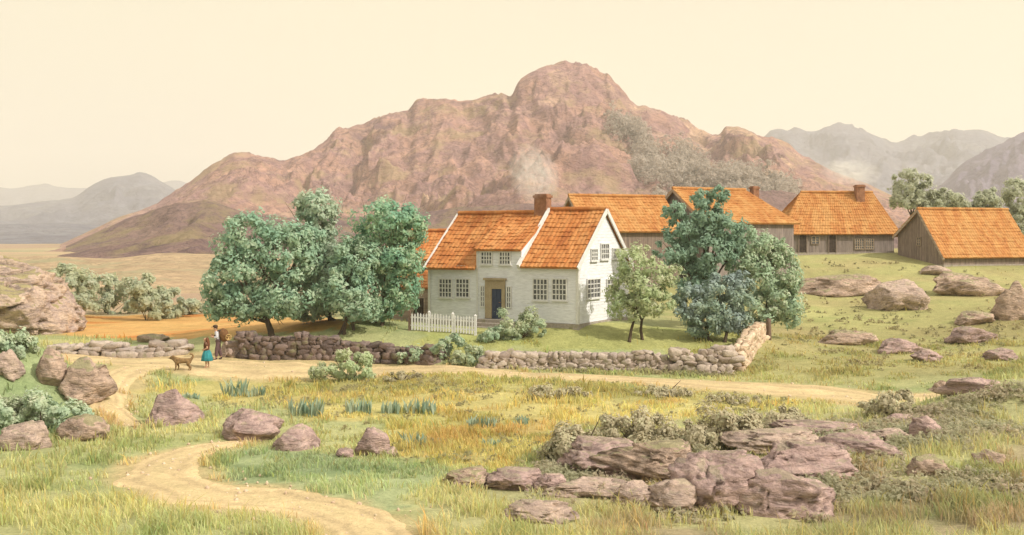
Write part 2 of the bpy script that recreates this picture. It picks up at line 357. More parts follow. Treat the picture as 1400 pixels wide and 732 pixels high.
def gcol(x, y):
    wx = x + fbm(x/2.2, y/2.2, None, 41, 3) * .9; wy = y + fbm(x/2.2, y/2.2, None, 61, 3) * 1.1
    n1 = fbm(x/5., y/5., None, 3, 4)[..., None]; n2 = fbm(x/1.4, y/1.4, None, 13, 3)[..., None]; far = sstep(62, 110, y)[..., None]
    near = C_(.36,.36,.185) + n1 * C_(.05,.025,.01)
    hill = C_(.335,.305,.14) + n1 * C_(.04,.05,.02)
    rgt = sstep(6, 14, x - (60 - y) * .1)[..., None] * sstep(46, 52, y)[..., None]
    c = near * (1 - rgt) + hill * rgt
    nf = fbm(x/45., y/70., None, 23, 4)[..., None]
    plain_ = C_(.41,.29,.185) + nf * C_(.10,.09,.06)
    bd = fbm(x/60., np.log(np.maximum(y, 20))*9., None, 211, 4)[..., None]
    g_ = sstep(.0, .5, bd); plain_ = plain_ * (1-g_*.75) + C_(.25,.255,.15) * g_*.75
    v_ = sstep(.05, .55, -bd); plain_ = plain_ * (1-v_*.7) + C_(.36,.25,.195) * v_*.7
    lf = far * (1 - sstep(0, 30, x + 12)[..., None] * (1 - sstep(140, 200, y)[..., None]))
    c = c * (1 - lf) + plain_ * lf
    def put(poly, col, k=1.):
        m = (poly_mask(wx, wy, poly) * k)[..., None]
        return c * (1 - m) + (col + n1 * C_(.05,.04,.02) + n2 * C_(.03,.03,.015)) * m
    stk = sstep(.0, .6, fbm(x/9., y/2.2, None, 91, 4))[..., None]
    c = put(Z_OCHRE, C_(.52,.30,.115) * (1-stk) + C_(.50,.20,.06) * stk)
    c = put(Z_RIGHT, C_(.34,.325,.175))
    og = sstep(.35, .8, fbm(x/1.8, y/3., None, 57, 4))[..., None]
    c = put(Z_MEADOW, C_(.45,.385,.165) * (1-og) + C_(.45,.335,.14) * og)
    c = put(Z_OLIVE, C_(.33,.30,.125), .8)
    hb = sstep(.15, .7, fbm(x/2.6, y/1.6, None, 131, 5))[..., None]
    c = np.where(poly_mask(wx, wy, Z_RIGHT)[..., None], c * (1 - hb*.75) + C_(.30,.225,.155) * hb*.75, c)
    sb = sstep(.2, .8, fbm(x/5.5, y/4., None, 151, 5))[..., None] * rgt
    c = c * (1 - sb*.35) + C_(.40,.30,.17) * sb*.35
    c = put(Z_GREEN, C_(.30,.335,.185))
    c = put(Z_GARDEN, C_(.37,.36,.15))
    c = put(Z_BANK, C_(.22,.27,.145))
    ol = sstep(.25, .75, fbm(x/2.8, y/1.5, None, 77, 4))[..., None] * (1 - far)
    c = c * (1 - ol * .5) + c * C_(.62,.74,.6) * ol * .5
    td = track_dist(wx * .5 + x * .5, wy * .5 + y * .5)
    tm = (1 - sstep(-.1, .5, td))[..., None]
    c = c * (1 - tm) + C_(.46,.36,.20) * tm
    return np.clip(c, .01, .9)
def axis(fine0, fine1, step, lo, hi, ratio):
    a = list(np.arange(fine0, fine1, step)); s = step; x = a[-1]
    while x < hi: s *= ratio; x += s; a.append(min(x, hi))
    s = step; x = fine0
    while x > lo: s *= ratio; x -= s; a.insert(0, max(x, lo))
    return np.array(a)
gx = axis(-28, 36, .36, -7000, 7000, 1.07); gy = axis(19, 72, .36, -120, 8000, 1.045)
GX, GY = np.meshgrid(gx, gy)
GZ = terr(GX, GY)
# the one-sheet ground
tag(gridmesh('ground', GX, GY, GZ, M['ground'], gcol(GX, GY)), kind='structure')
def strip(name, L, seed):
    m = 25; n = len(L); X = np.zeros((n, m)); Y = np.zeros((n, m)); O = np.zeros((n, m))
    for i, p in enumerate(L):
        t_ = (L[min(i+1,n-1)] - L[max(i-1,0)]); nx, ny = -t_[1], t_[0]; q = math.hypot(nx, ny) + 1e-9; nx /= q; ny /= q
        for j in range(m):
            s = (j / (m-1)) * 2 - 1
            w = p[2] * (1 + .22 * float(fbm(np.array(i*.21), np.array(float(s > 0)*9), None, seed, 3)))
            X[i, j] = p[0] + nx * w * s; Y[i, j] = p[1] + ny * w * s
            O[i, j] = .035 - .13 * max(0, abs(s) - .72) / .28 - .02 * math.exp(-((abs(s) - .4) / .12) ** 2)
    Z = terr(X, Y) + O
    SS = np.linspace(-1, 1, m)[None, :] + .12 * fbm(X/1.1, Y/1.1, None, seed+3, 3); rut = np.exp(-((np.abs(SS) - .42) / .12) ** 2); mid = np.exp(-(SS / .2) ** 2); edg = sstep(.62, .95, np.abs(SS))
    tn = C_(.60,.46,.265) * (1 + .10*fbm(X/.9, Y/.9, None, seed+5, 4))[..., None]
    tn = tn * (1 - .2*rut[..., None]) ; tn = tn * (1-.25*mid[..., None]) + C_(.42,.37,.19) * .25*mid[..., None]; tn = tn * (1-.45*edg[..., None]) + C_(.42,.34,.17) * .45*edg[..., None]
    if L[0][0] > L[-1][0]: pass
    return tag(gridmesh(name, X, Y, Z, M['path'], tn), kind='structure')
strip('road', ROAD, 1); strip('path', LANE, 2); strip('path', TRACK, 3)

# ------------------------------------------------------------------ hills
def mat_hill(name, cols, scale, bd, green=None):
    t = NT(name); v = t.coord((1,1,1.5))
    c = t.ramp(t.noise(v, scale, 7, .62, 1.2), [(.3 + .38*i/(len(cols)-1), cc) for i, cc in enumerate(cols)])
    c = t.mix(.75, c, t.ramp(t.noise(v, scale*5, 6, .65, .8), [(.32,(.66,.62,.64)), (.66,(1.22,1.2,1.16))]), 'MULTIPLY')
    ck = t.ramp(t.noise(v, scale*4.5, 6, .6, 1.5), [(.46,(0,0,0)), (.495,(.65,.65,.65)), (.53,(0,0,0))]); c = t.mix(ck, c, mul(cols[0], .6))
    if green: c = t.mix(t.ramp(t.noise(v, scale*1.7, 6, .65), [(.52,(0,0,0)), (.62,(.7,.7,.7))]), c, green)
    t.bsdf(c, .95, t.noise(v, scale*8, 8, .68, .5), .9, bd, .1); return t.m
def ridge(name, prof, dr, df, db, m, seed, amp=.24, nscale=60., cols=360, rows=110, shape=.9, wander=.1):
    xs = np.array([p[0] for p in prof], float); ys = np.array([p[1] for p in prof], float)
    px = np.linspace(xs[0], xs[-1], cols)
    py = np.interp(px, xs, ys)
    k = np.ones(5)/5; py = np.convolve(np.pad(py, 2, 'edge'), k, 'valid')
    D = dr * (1 + wander * fbm(px/170., px*0, None, seed, 3))
    Zr = CZ - (py - HY) * D / F
    t_ = np.concatenate([np.linspace(0, 1, int(rows*.72)), 1 + np.linspace(0, 1, rows - int(rows*.72) + 1)[1:]])
    T, PX = np.meshgrid(t_, px, indexing='ij'); DD = np.broadcast_to(D, T.shape); ZZ = np.broadcast_to(Zr, T.shape)
    dep = np.where(T <= 1, df + (DD - df) * T, DD + db * (T - 1))
    X = (PX - CX) * np.where(T <= 1, dep, DD + (dep - DD)) / F
    Tw = np.clip(T, 0, 1) ; s = np.where(T <= 1, Tw ** shape * (.55 + .45*Tw) , 1 - sstep(0, 1, T - 1))
    wx = X + fbm(X/nscale, dep/nscale, None, seed+9, 3) * nscale * .5
    rn = ridged(wx/nscale, dep/(nscale*1.5), seed+3, 6, .55) - .7
    env = np.where(T <= 1, np.sin(np.pi * Tw ** 1.3) * .9 + .16 * Tw, .3 * (2 - T))
    fine = fbm(X/(nscale*.16), dep/(nscale*.2), None, seed+5, 4)
    crag = np.abs(fbm(wx/(nscale*.33), dep/(nscale*.6), None, seed+21, 3)) * (1 - .7 * np.exp(-((T - 1) / .14) ** 2))
    cr2 = np.abs(fbm(X/(nscale*.13), dep/(nscale*.2), None, seed+41, 3)) * np.clip(T*1.5, 0, 1) * np.clip(2-T, 0, 1) * (1 - .6 * np.exp(-((T - 1) / .1) ** 2))
    Z = ZZ * s - .035 * ZZ * (cr2 - cr2.mean()) + amp * ZZ * env * rn * .6 - crag * ZZ * .12 * np.clip(T, 0, 1) * np.clip(2-T,0,1) + .009 * ZZ * fine * np.clip(env + .3, 0, 1) - 3 * (1 - np.clip(s*6, 0, 1))
    Z = Z + crag.mean() * ZZ * .12 * np.clip(T, 0, 1) * np.clip(2-T,0,1)
    return tag(gridmesh(name, X, dep, Z, m), kind='structure'), (X, dep, Z, PX)
M['mountain'] = mat_hill('pink_mountain_rock', [(.25,.155,.16),(.48,.29,.225),(.37,.225,.215),(.57,.39,.275)], .017, 6.0, (.40,.29,.17))
M['foothill'] = mat_hill('brown_foothill', [(.14,.09,.10),(.23,.15,.14),(.30,.205,.16)], .03, 3.5, (.27,.215,.11))
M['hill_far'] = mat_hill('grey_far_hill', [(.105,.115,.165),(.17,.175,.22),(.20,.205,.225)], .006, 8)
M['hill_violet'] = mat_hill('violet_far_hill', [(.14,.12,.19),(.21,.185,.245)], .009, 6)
PROF = [(60,345),(110,322),(160,300),(215,280),(240,262),(262,246),(300,220),(322,209),(350,215),(392,222),(415,214),(440,200),(462,182),(500,176),(520,163),(560,158),(568,145),(600,140),(635,143),(660,138),(685,133),(700,136),(708,118),(722,106),(745,97),(780,93),(810,98),(832,108),(850,128),(868,148),(900,155),(930,168),(955,188),(985,195),(992,182),(1010,180),(1040,190),(1070,200),(1100,220),(1140,240),(1190,258),(1260,290),(1330,330),(1400,346)]
_, MT = ridge('mountain', PROF, 760, 430, 380, M['mountain'], 4, .30, 84., 900, 260, .85, .06)
ridge('hill', [(90,338),(125,322),(170,303),(215,288),(245,280),(290,278),(330,290),(400,300),(470,300),(560,292),(640,285),(720,280),(800,285),(880,280),(960,270),(1040,262),(1120,275),(1200,300),(1300,340)], 430, 330, 150, M['foothill'], 14, .25, 45., 420, 90, .9, .08)
ridge('hill', [(40,356),(100,347),(150,336),(190,328),(230,316),(270,306),(300,306),(340,314),(420,322),(600,330),(760,345)], 330, 250, 110, M['foothill'], 15, .28, 26., 300, 80, .9, .08)
M['near_rise'] = mat_hill('olive_rise', [(.31,.245,.15),(.41,.305,.19),(.45,.33,.215)], .05, .6, (.29,.275,.165))
ridge('hill', [(-420,374),(-200,362),(-40,356),(60,350),(150,355),(240,346),(330,350),(430,358),(560,368),(700,376)], 235, 165, 60, M['near_rise'], 16, .3, 22., 220, 60, .9, .06)
ridge('hill', [(-420,392),(-200,380),(-60,376),(40,370),(120,374),(200,368),(300,374),(400,384),(520,396)], 150, 112, 30, M['near_rise'], 17, .3, 14., 220, 50, .9, .05)
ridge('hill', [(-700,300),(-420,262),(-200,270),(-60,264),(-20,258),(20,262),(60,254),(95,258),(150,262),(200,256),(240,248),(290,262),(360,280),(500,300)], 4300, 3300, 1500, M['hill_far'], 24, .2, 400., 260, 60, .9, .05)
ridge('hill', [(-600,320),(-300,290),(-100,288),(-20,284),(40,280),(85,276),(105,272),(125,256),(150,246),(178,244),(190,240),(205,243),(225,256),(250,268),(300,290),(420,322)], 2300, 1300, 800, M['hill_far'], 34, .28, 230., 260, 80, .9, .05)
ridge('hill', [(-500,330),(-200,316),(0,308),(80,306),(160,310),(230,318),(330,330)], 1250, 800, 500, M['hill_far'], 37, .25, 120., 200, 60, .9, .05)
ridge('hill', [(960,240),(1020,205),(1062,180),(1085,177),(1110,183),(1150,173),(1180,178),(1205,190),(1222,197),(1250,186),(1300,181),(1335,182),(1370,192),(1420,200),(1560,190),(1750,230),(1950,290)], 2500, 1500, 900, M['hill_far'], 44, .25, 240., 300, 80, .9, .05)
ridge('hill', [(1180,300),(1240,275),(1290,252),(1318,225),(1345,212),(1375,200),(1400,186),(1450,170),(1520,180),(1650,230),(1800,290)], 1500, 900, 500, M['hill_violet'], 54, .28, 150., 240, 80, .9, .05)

# ------------------------------------------------------------------ leaves and trees
def leaf_cloud(lobes, n, size, rng, sub=26, asp=.5):
    w = np.array([l[1][0] * l[1][2] for l in lobes]); w = w / w.sum(); out = []
    for (c, R), k in zip(lobes, (w * n).astype(int)):
        c = np.array(c); R = np.array(R); ns = max(5, sub)
        d = rng.normal(size=(ns, 3)); d /= np.linalg.norm(d, axis=1)[:, None]
        sc = c + d * R * (.45 + .5 * rng.random((ns, 1)) ** .6); sr = R.mean() * (.13 + .26 * rng.random(ns) ** 1.3)
        i = rng.integers(0, ns, k)
        e = rng.normal(size=(k, 3)); e /= np.linalg.norm(e, axis=1)[:, None]
        p = sc[i] + e * (sr[i] * (.5 + .55 * rng.random(k) + .35 * (rng.random(k) < .18) * rng.random(k)))[:, None]
        nrm = e * .75 + d[i] * .45 + rng.normal(size=(k, 3)) * .34 + np.array([.1,-.05,.3]); nrm /= np.linalg.norm(nrm, axis=1)[:, None]
        out.append((p, nrm))
    p = np.concatenate([o[0] for o in out]); nr = np.concatenate([o[1] for o in out]); k = len(p)
    t_ = np.cross(nr, rng.normal(size=(k, 3))); t_ /= np.linalg.norm(t_, axis=1)[:, None] + 1e-9
    b = np.cross(nr, t_); L = (size * (.5 + .9 * rng.random(k) ** 1.4))[:, None]; W = L * asp
    return np.stack([p - t_*L*.5, p + b*W*.5 - nr*W*.08, p + t_*L*.5, p - b*W*.5 - nr*W*.08], 1)
def tree(name, label, cat, stems, d, lobes, m, n, size, group=None, seed=0, sub=26, tr_r=.13, fork=.35, asp=.5):
    rng = np.random.default_rng(seed + 100)
    b0 = (stems[0][0] - CX) * d / F; base = Vector((b0, d, tz(b0, d)))
    root = thing(name, label, cat, base, 0, group)
    W = []
    for i, (px, py, rx, ry) in enumerate(lobes):
        off = rng.uniform(-.35, .35) * rx * d / F
        c = at(px, py, d + off) - base
        W.append((tuple(c), (rx*1.12*d/F, rx*d/F*.95, ry*1.12*d/F)))
    V = leaf_cloud(W, int(n*1.7), size*1.2, rng, int(sub*1.5), asp)
    npmesh('crown', V, 4, [(0,1,2,3)], m, root)
    mb = MB()
    for s, (px, *fk) in enumerate(stems):
        x = (px - CX) * d / F; y = d + (s % 2) * .5
        g = Vector((x, y, tz(x, y) - .15)) - base
        mine = [w for i, w in enumerate(W) if i % len(stems) == s] or W[:1]
        low = min(w[0][2] - w[1][2] for w in mine); top = max(w[0][2] for w in mine)
        cen = Vector((sum(w[0][0] for w in mine)/len(mine), sum(w[0][1] for w in mine)/len(mine), 0))
        fz = max(low, g.z + .3) + fork * .4
        f = Vector((g.x + (cen.x-g.x)*.35, g.y + (cen.y-g.y)*.35, fz))
        mid = (g + f) / 2 + Vector((rng.uniform(-.12,.12), rng.uniform(-.1,.1), 0))
        mb.tube([g, g*.75+mid*.25+Vector((0,0,.05)), mid, f], [tr_r*1.7, tr_r*1.15, tr_r, tr_r*.8], 8)
        for w in mine:
            c = Vector(w[0]); q = f.lerp(c, .5) + Vector((rng.uniform(-.2,.2), rng.uniform(-.2,.2), rng.uniform(-.1,.25)))
            mb.tube([f - Vector((0,0,.12)), q, c], [tr_r*.6, tr_r*.36, tr_r*.12], 6)
            for _ in range(3):
                e = c + Vector(rng.normal(size=3)) * w[1][0] * .5
                mb.tube([q, q.lerp(e, .55) + Vector((0,0,.08)), e], [tr_r*.26, tr_r*.16, tr_r*.05], 5)
    mb.build('trunk', M['bark'], root, True)
    return root
def shrub(name, label, cat, px, py, lobes, m, n, size, group=None, seed=0, sub=16, asp=.55, d=None):
    g = ground(px, py); d = d or g.y
    rng = np.random.default_rng(seed + 500)
    base = Vector(((px-CX)*d/F, d, 0)); base.z = tz(base.x, base.y)
    root = thing(name, label, cat, base, 0, group); W = []
    for (lx, ly, rx, ry) in lobes:
        c = at(lx, ly, d + rng.uniform(-.3, .3) * rx * d / F) - base; rz = ry*d/F
        W.append((tuple(c), (rx*1.15*d/F, rx*d/F, rz*1.15)))
    V = leaf_cloud(W, int(n*1.9), size*1.2, rng, sub, asp)
    gz = terr(V[:, :, 0] + base.x, V[:, :, 1] + base.y) - base.z
    V[:, :, 2] = np.maximum(V[:, :, 2], gz + .01 + .02 * rng.random(gz.shape))
    npmesh('foliage', V, 4, [(0,1,2,3)], m, root)
    mb = MB()
    for w in W:
        c = Vector(w[0])
        for _ in range(2):
            e = c + Vector(rng.normal(size=3)) * w[1][0] * .3
            s = Vector((c.x*.1, c.y*.1, 0)); s.z = tz(s.x+base.x, s.y+base.y) - base.z - .05
            mb.tube([s, s.lerp(e, .5), e], [.035, .025, .008], 5)
    mb.build('stem', M['bark'], root)
    return root
M['lf_left'] = mat_leaf('silver_green_leaf', [(.085,.155,.085),(.14,.225,.135),(.19,.275,.17)], .3, (.10,.20,.13))
M['lf_tall'] = mat_leaf('blue_green_leaf', [(.075,.15,.095),(.125,.215,.14),(.19,.28,.19)], .3, (.19,.28,.17))
M['lf_emerald'] = mat_leaf('emerald_leaf', [(.075,.165,.09),(.135,.24,.13),(.20,.29,.155)], .3, (.08,.19,.12))
M['lf_light'] = mat_leaf('pale_green_leaf', [(.15,.215,.09),(.205,.275,.125),(.26,.315,.16)], .35, (.17,.245,.12))
M['lf_dark'] = mat_leaf('dark_teal_leaf', [(.055,.115,.075),(.09,.17,.11),(.135,.22,.145)], .35, (.11,.19,.125))
M['lf_blue'] = mat_leaf('slate_blue_leaf', [(.08,.135,.10),(.12,.19,.135),(.18,.25,.175)], .3, (.12,.175,.16), .7)
M['lf_farm'] = mat_leaf('pale_farm_leaf', [(.175,.22,.14),(.21,.255,.165),(.25,.285,.19)], .5, (.205,.24,.16))
M['lf_mid'] = mat_leaf('mid_green_leaf', [(.10,.165,.085),(.16,.235,.13),(.22,.30,.17)], .3, (.14,.225,.14))
M['lf_bush'] = mat_leaf('bush_leaf', [(.12,.17,.085),(.19,.24,.125),(.25,.30,.16)], .3, (.15,.22,.13))
M['lf_plain'] = mat_leaf('haze_painted_shrub_leaf', [(.16,.215,.14),(.195,.25,.16),(.235,.275,.175)], .45, (.21,.25,.145))  # haze is painted into the leaf colour, paled and greyed
M['lf_olive'] = mat_leaf('olive_heath_leaf', [(.15,.15,.085),(.215,.205,.12),(.27,.255,.14)], .3, (.19,.19,.115), 1.2)
M['lf_wood'] = mat_leaf('far_wood_leaf', [(.16,.16,.125),(.19,.185,.145),(.215,.205,.155)], .5)
M['lf_bank'] = mat_leaf('bank_green_leaf', [(.14,.20,.11),(.20,.26,.145),(.26,.31,.17)], .3, (.16,.24,.15))
GL, GR = 'trees behind the dark stone wall', 'trees in the walled garden'
tree('broadleaf_tree', 'broad spreading grey green tree at the outer end of the dark stone wall', 'tree', [(372,)], 58,
     [(345,325,44,30),(318,372,40,36),(385,345,48,38),(395,398,46,34),(302,405,26,22),(335,412,40,24),(295,425,18,14),(372,420,30,16),(415,330,26,22)], M['lf_left'], 15000, .20, GL, 1, 34, .17)
tree('broadleaf_tree', 'tallest tree of the left clump, with a topknot crown standing above the others', 'tree', [(457,)], 60.5,
     [(436,281,32,20),(440,306,26,20),(432,340,34,28),(452,372,42,34),(440,405,42,30),(420,425,24,14)], M['lf_tall'], 12000, .20, GL, 2, 34, .15)
tree('broadleaf_tree', 'brighter emerald tree nearest the white house, overhanging its picket fence', 'tree', [(522,),(508,)], 59,
     [(528,300,44,24),(560,312,24,30),(548,350,30,36),(512,345,36,36),(505,398,40,36),(552,392,22,32),(530,420,22,16)], M['lf_emerald'], 13000, .19, GL, 3, 34, .11)
tree('broadleaf_tree', 'slender many-stemmed tree filling the middle of the left clump', 'tree', [(470,),(482,),(463,)], 57.5,
     [(480,355,34,30),(470,398,34,28),(492,420,28,20)], M['lf_left'], 6500, .18, GL, 4, 30, .075)
tree('young_tree', 'pale yellow green young tree with two thin leaning trunks before the white gable', 'tree', [(860,),(880,)], 57,
     [(870,362,28,26),(850,395,24,28),(888,392,30,30),(860,420,28,18),(898,412,24,20),(918,378,18,14)], M['lf_light'], 6000, .165, GR, 5, 24, .075)
tree('pine_tree', 'tall dark teal tree rising past the grey barn gable', 'tree', [(958,)], 60.5,
     [(960,272,15,13),(985,265,13,10),(972,295,24,20),(922,288,16,12),(940,315,32,22),(992,315,28,20),(918,345,26,18),(972,348,34,28),(955,385,26,26),(1005,335,16,12)], M['lf_dark'], 12500, .18, GR, 6, 26, .15)
tree('broadleaf_tree', 'low slate blue tree with several trunks behind the end of the garden wall', 'tree', [(975,),(952,),(990,)], 57.6,
     [(945,415,24,26),(985,405,28,30),(1012,398,18,30),(962,440,30,18),(1000,438,24,18)], M['lf_blue'], 8500, .17, GR, 7, 28, .08)
tree('broadleaf_tree', 'rounded mid green tree at the foot of the grassy slope, outermost in the garden', 'tree', [(1030,),(1012,)], 61,
     [(1032,338,30,24),(1052,372,38,30),(1070,408,30,30),(1038,422,30,22),(1078,430,18,18),(1012,362,22,26),(1066,345,18,18)], M['lf_mid'], 10500, .19, GR, 8, 28, .1)
# shrubs round the house and road
GB = 'shrubs by the house and road'
shrub('shrub', 'taller rounded green shrub right of the house steps', 'shrub', 712, 462, [(710,440,28,22),(728,448,18,14),(700,455,20,12)], M['lf_bush'], 3200, .13, GB, 21)
shrub('shrub', 'small dark shrub below the house steps', 'shrub', 672, 466, [(668,459,14,8),(684,456,14,9)], M['lf_mid'], 1500, .12, GB, 22)
shrub('shrub', 'tallest green bush in front of the dark stone wall end', 'shrub', 615, 494, [(612,474,24,18),(596,484,16,12)], M['lf_mid'], 2800, .14, GB, 23)
shrub('shrub', 'low grey green bush touching the pink garden wall beside the road', 'shrub', 640, 498, [(640,484,18,15),(628,490,16,9)], M['lf_bush'], 1700, .13, GB, 24)
shrub('shrub', 'spreading low bush against the dark wall left of the tallest roadside bush', 'shrub', 572, 497, [(570,486,24,11),(552,490,14,7)], M['lf_mid'], 1900, .13, GB, 25)
shrub('shrub', 'pale silvery bush standing on the road edge at the meadow', 'shrub', 478, 520, [(478,496,30,20),(450,508,22,12),(500,508,20,14)], M['lf_light'], 3600, .13, GB, 26)
# thicket on the plain
GP = 'hazy bushes beyond the ochre field'
for i, (lab, px, lobes) in enumerate([
    ('narrow hazy bush rising from behind the rocky hillock', 62, [(60,402,16,30),(72,412,14,18)]),
    ('tallest hazy bush in the row beyond the ochre field', 105, [(100,392,22,28),(118,402,18,26)]),
    ('wide hazy bush in the middle of the row beyond the ochre field', 148, [(140,396,22,26),(165,404,20,24)]),
    ('blue green bush with a pointed top, third from the end of the row', 200, [(198,402,18,24),(214,412,14,18)]),
    ('low rounded hazy bush second from the big tree', 236, [(236,413,20,17)]),
    ('last small bush of the row, nearest the spreading tree', 262, [(262,420,13,11)])]):
    shrub('hazy_shrub', lab, 'shrub', px, 430, [(a, b+2, c*1.3, d_*1.12) for a, b, c, d_ in lobes], M['lf_plain'], 2400, .3, GP, 40+i, 18, d=86+ (i%3)*3)
# trees behind the farm on the right
GF = 'trees behind the right hand barns'
for i, (lab, px, lobes, m) in enumerate([
    ('pale rounded treetop between the long house roof and the end barn', 1246, [(1246,252,24,18),(1236,272,20,16),(1258,275,22,18)], 'lf_light'),
    ('yellow green tree behind the ridge of the end barn', 1296, [(1290,276,28,16),(1308,288,20,14)], 'lf_light'),
    ('darker rounded tree behind the far end of the end barn ridge', 1352, [(1352,276,16,18),(1345,290,14,14)], 'lf_mid'),
    ('tree at the very edge of the farm, past the end barn', 1394, [(1392,272,22,24),(1400,302,18,20)], 'lf_bush')]):
    tree('farm_tree', lab, 'tree', [(px,)], 122, [(a_, b_, c_*1.05, d_*1.05) for a_, b_, c_, d_ in lobes], M['lf_farm'], 3000, .36, GF, 60+i, 24, .2)
# foreground heath bushes
GH = 'olive heath bushes by the outcrop'
for i, (lab, px, py, lobes, n) in enumerate([
    ('olive bush at the meadow end of the outcrop thicket', 790, 632, [(790,612,34,20),(762,624,18,10)], 3200),
    ('dark rounded olive bush, tallest of the outcrop thicket', 870, 612, [(868,586,38,22),(845,598,24,16),(895,600,26,14)], 4200),
    ('blue tinged bush low between the rocks of the outcrop', 900, 628, [(888,615,26,12),(915,620,20,10)], 1800),
    ('wide olive bush on the crest of the outcrop', 985, 610, [(975,585,36,20),(1010,590,26,16),(945,598,22,14)], 4200),
    ('low brown olive bush where the outcrop meets the road', 1060, 588, [(1055,574,30,13),(1085,578,22,9)], 2200),
    ('grey green bush on the grassy mound near the end of the road', 1225, 566, [(1222,552,26,12),(1200,558,18,9),(1214,562,26,9)], 1900)]):
    shrub('heath_bush', lab, 'bush', px, py, [(a, b-2, c*1.25, d_*1.2) for a, b, c, d_ in lobes], M['lf_olive'], int(n*1.4), .10, GH, 80+i, 22)
GW = 'low olive hummocks along the meadow edge of the road'
for i, (lab, px, py, lobes, n) in enumerate([
    ('low olive hummock beside the silvery bush on the road edge', 548, 522, [(540,515,16,6),(560,516,18,6)], 900),
    ('long olive hummock below the pink garden wall', 770, 544, [(750,537,24,8),(785,538,22,7)], 1500),
    ('low olive hummock under the garden corner, at the road edge', 905, 542, [(890,537,24,6),(925,537,20,6)], 1200),
    ('small olive hummock in the meadow just before the road bends away', 1000, 552, [(995,547,26,6),(1030,549,16,5)], 1200)]):
    shrub('hummock_shrub', lab, 'shrub', px, py, lobes, M['lf_olive'], n, .10, GW, 140+i, 16)
GK = 'bushes on the left bank'
for i, (lab, px, py, lobes, n) in enumerate([
    ('green bush on the crest of the left bank', 14, 480, [(20,474,28,16),(-18,474,30,18)], 4200),
    ('green bush hanging over the brown rocks of the left bank', 58, 585, [(45,562,44,20),(98,568,30,15),(5,560,34,20)], 7000)]):
    shrub('bank_bush', lab, 'bush', px, py, lobes, M['lf_bank'], n, .12, GK, 90+i, 22)
# far wood on the mountain flank
def far_wood():
    rng = np.random.default_rng(5); X, Y, Z, PX = MT; PY = HY - (Z - CZ) * F / Y
    poly = [(838,160),(862,158),(900,190),(945,210),(975,240),(1040,245),(1085,270),(1060,300),(900,300),(868,262),(870,215)]
    m = poly_mask(PX + fbm(X/30, Y/30, None, 5, 3)*22, PY + fbm(X/30, Y/30, None, 6, 3)*14, poly) & (Y < 800) & (fbm(X/22, Y/22, None, 7, 3) > -.5); idx = np.argwhere(m); lob = []
    for r, c in idx[rng.permutation(len(idx))[:1300]]:
        R = rng.uniform(3.0, 7.0); lob.append(((X[r,c], Y[r,c], Z[r,c] + R*.6), (R, R, R*1.15)))
    V = leaf_cloud(lob, 190000, 1.15, rng, 10, .7)
    tag(npmesh('far_wood', V, 4, [(0,1,2,3)], M['lf_wood']), 'grey green wood climbing the flank of the pink mountain', 'wood', kind='stuff')
far_wood()

# ------------------------------------------------------------------ rocks
def rock_mesh(W, D, H, seed, sub=4, planes=15, rough=.08, slab=0., lumps=3, peak=0.):
    rng = np.random.default_rng(seed)
    bm = bmesh.new(); bmesh.ops.create_icosphere(bm, subdivisions=sub, radius=1)
    u = np.array([v.co[:] for v in bm.verts]); u /= np.linalg.norm(u, axis=1)[:, None]
    wv = u + .22 * np.stack([fbm(u[:,0]*1.7+k*9, u[:,1]*1.7, u[:,2]*1.7, seed+k, 3) for k in range(3)], 1); wv /= np.linalg.norm(wv, axis=1)[:, None]
    rad = np.full(len(u), .62)                       # several lumps grown together, seen from the middle
    for k in range(lumps):
        a = rng.uniform(0, 2*np.pi); c = np.array([math.cos(a)*rng.uniform(.3,.75), math.sin(a)*rng.uniform(.1,.45), rng.uniform(-.3,.3)]); r = rng.uniform(.5,.75)
        b = wv @ c; q = b*b - (c@c - r*r); e = np.where(q > 0, b + np.sqrt(np.maximum(q, 0)), 0); rad = np.maximum(rad, e)
    p = u * rad[:, None]
    for _ in range(planes):
        n = rng.normal(size=3); n[2] = abs(n[2]) * .8 if rng.random() < .75 else n[2]; n /= np.linalg.norm(n); o = rng.uniform(.42, .8)
        e = np.maximum(0, p @ n - o); p = p - e[:, None] * n * .9
    if peak: p[:, :2] *= (1 - peak * np.clip((p[:, 2:3] + .35) / 1.1, 0, 1))
    dn = fbm(p[:,0]*2.1+seed, p[:,1]*2.1, p[:,2]*2.1, seed, 6, .58); cr = np.abs(fbm(p[:,0]*1.5, p[:,1]*1.5+seed, p[:,2]*3, seed+7, 3))
    p = p * (1 + rough * dn * 1.5 - .16 * np.exp(-(cr/.07)**2))[:, None]
    if slab:
        tl = rng.uniform(-.5, .5); q = p[:,2] * 4 + p[:,0] * tl * 4 + fbm(p[:,0]*1.4, p[:,1]*1.4, p[:,2], seed, 3) * 1.1
        p = p * (1 + .10 * slab * ((q % 1) - .5))[:, None]
    lo, hi = p.min(0), p.max(0); p = (p - (lo + hi) / 2) / (hi - lo)
    p = p * np.array([W, D, H * 1.3]); p[:, 2] += H * .35
    for v, c in zip(bm.verts, p): v.co = c
    me = bpy.data.meshes.new('rock'); bm.to_mesh(me); bm.free(); return me
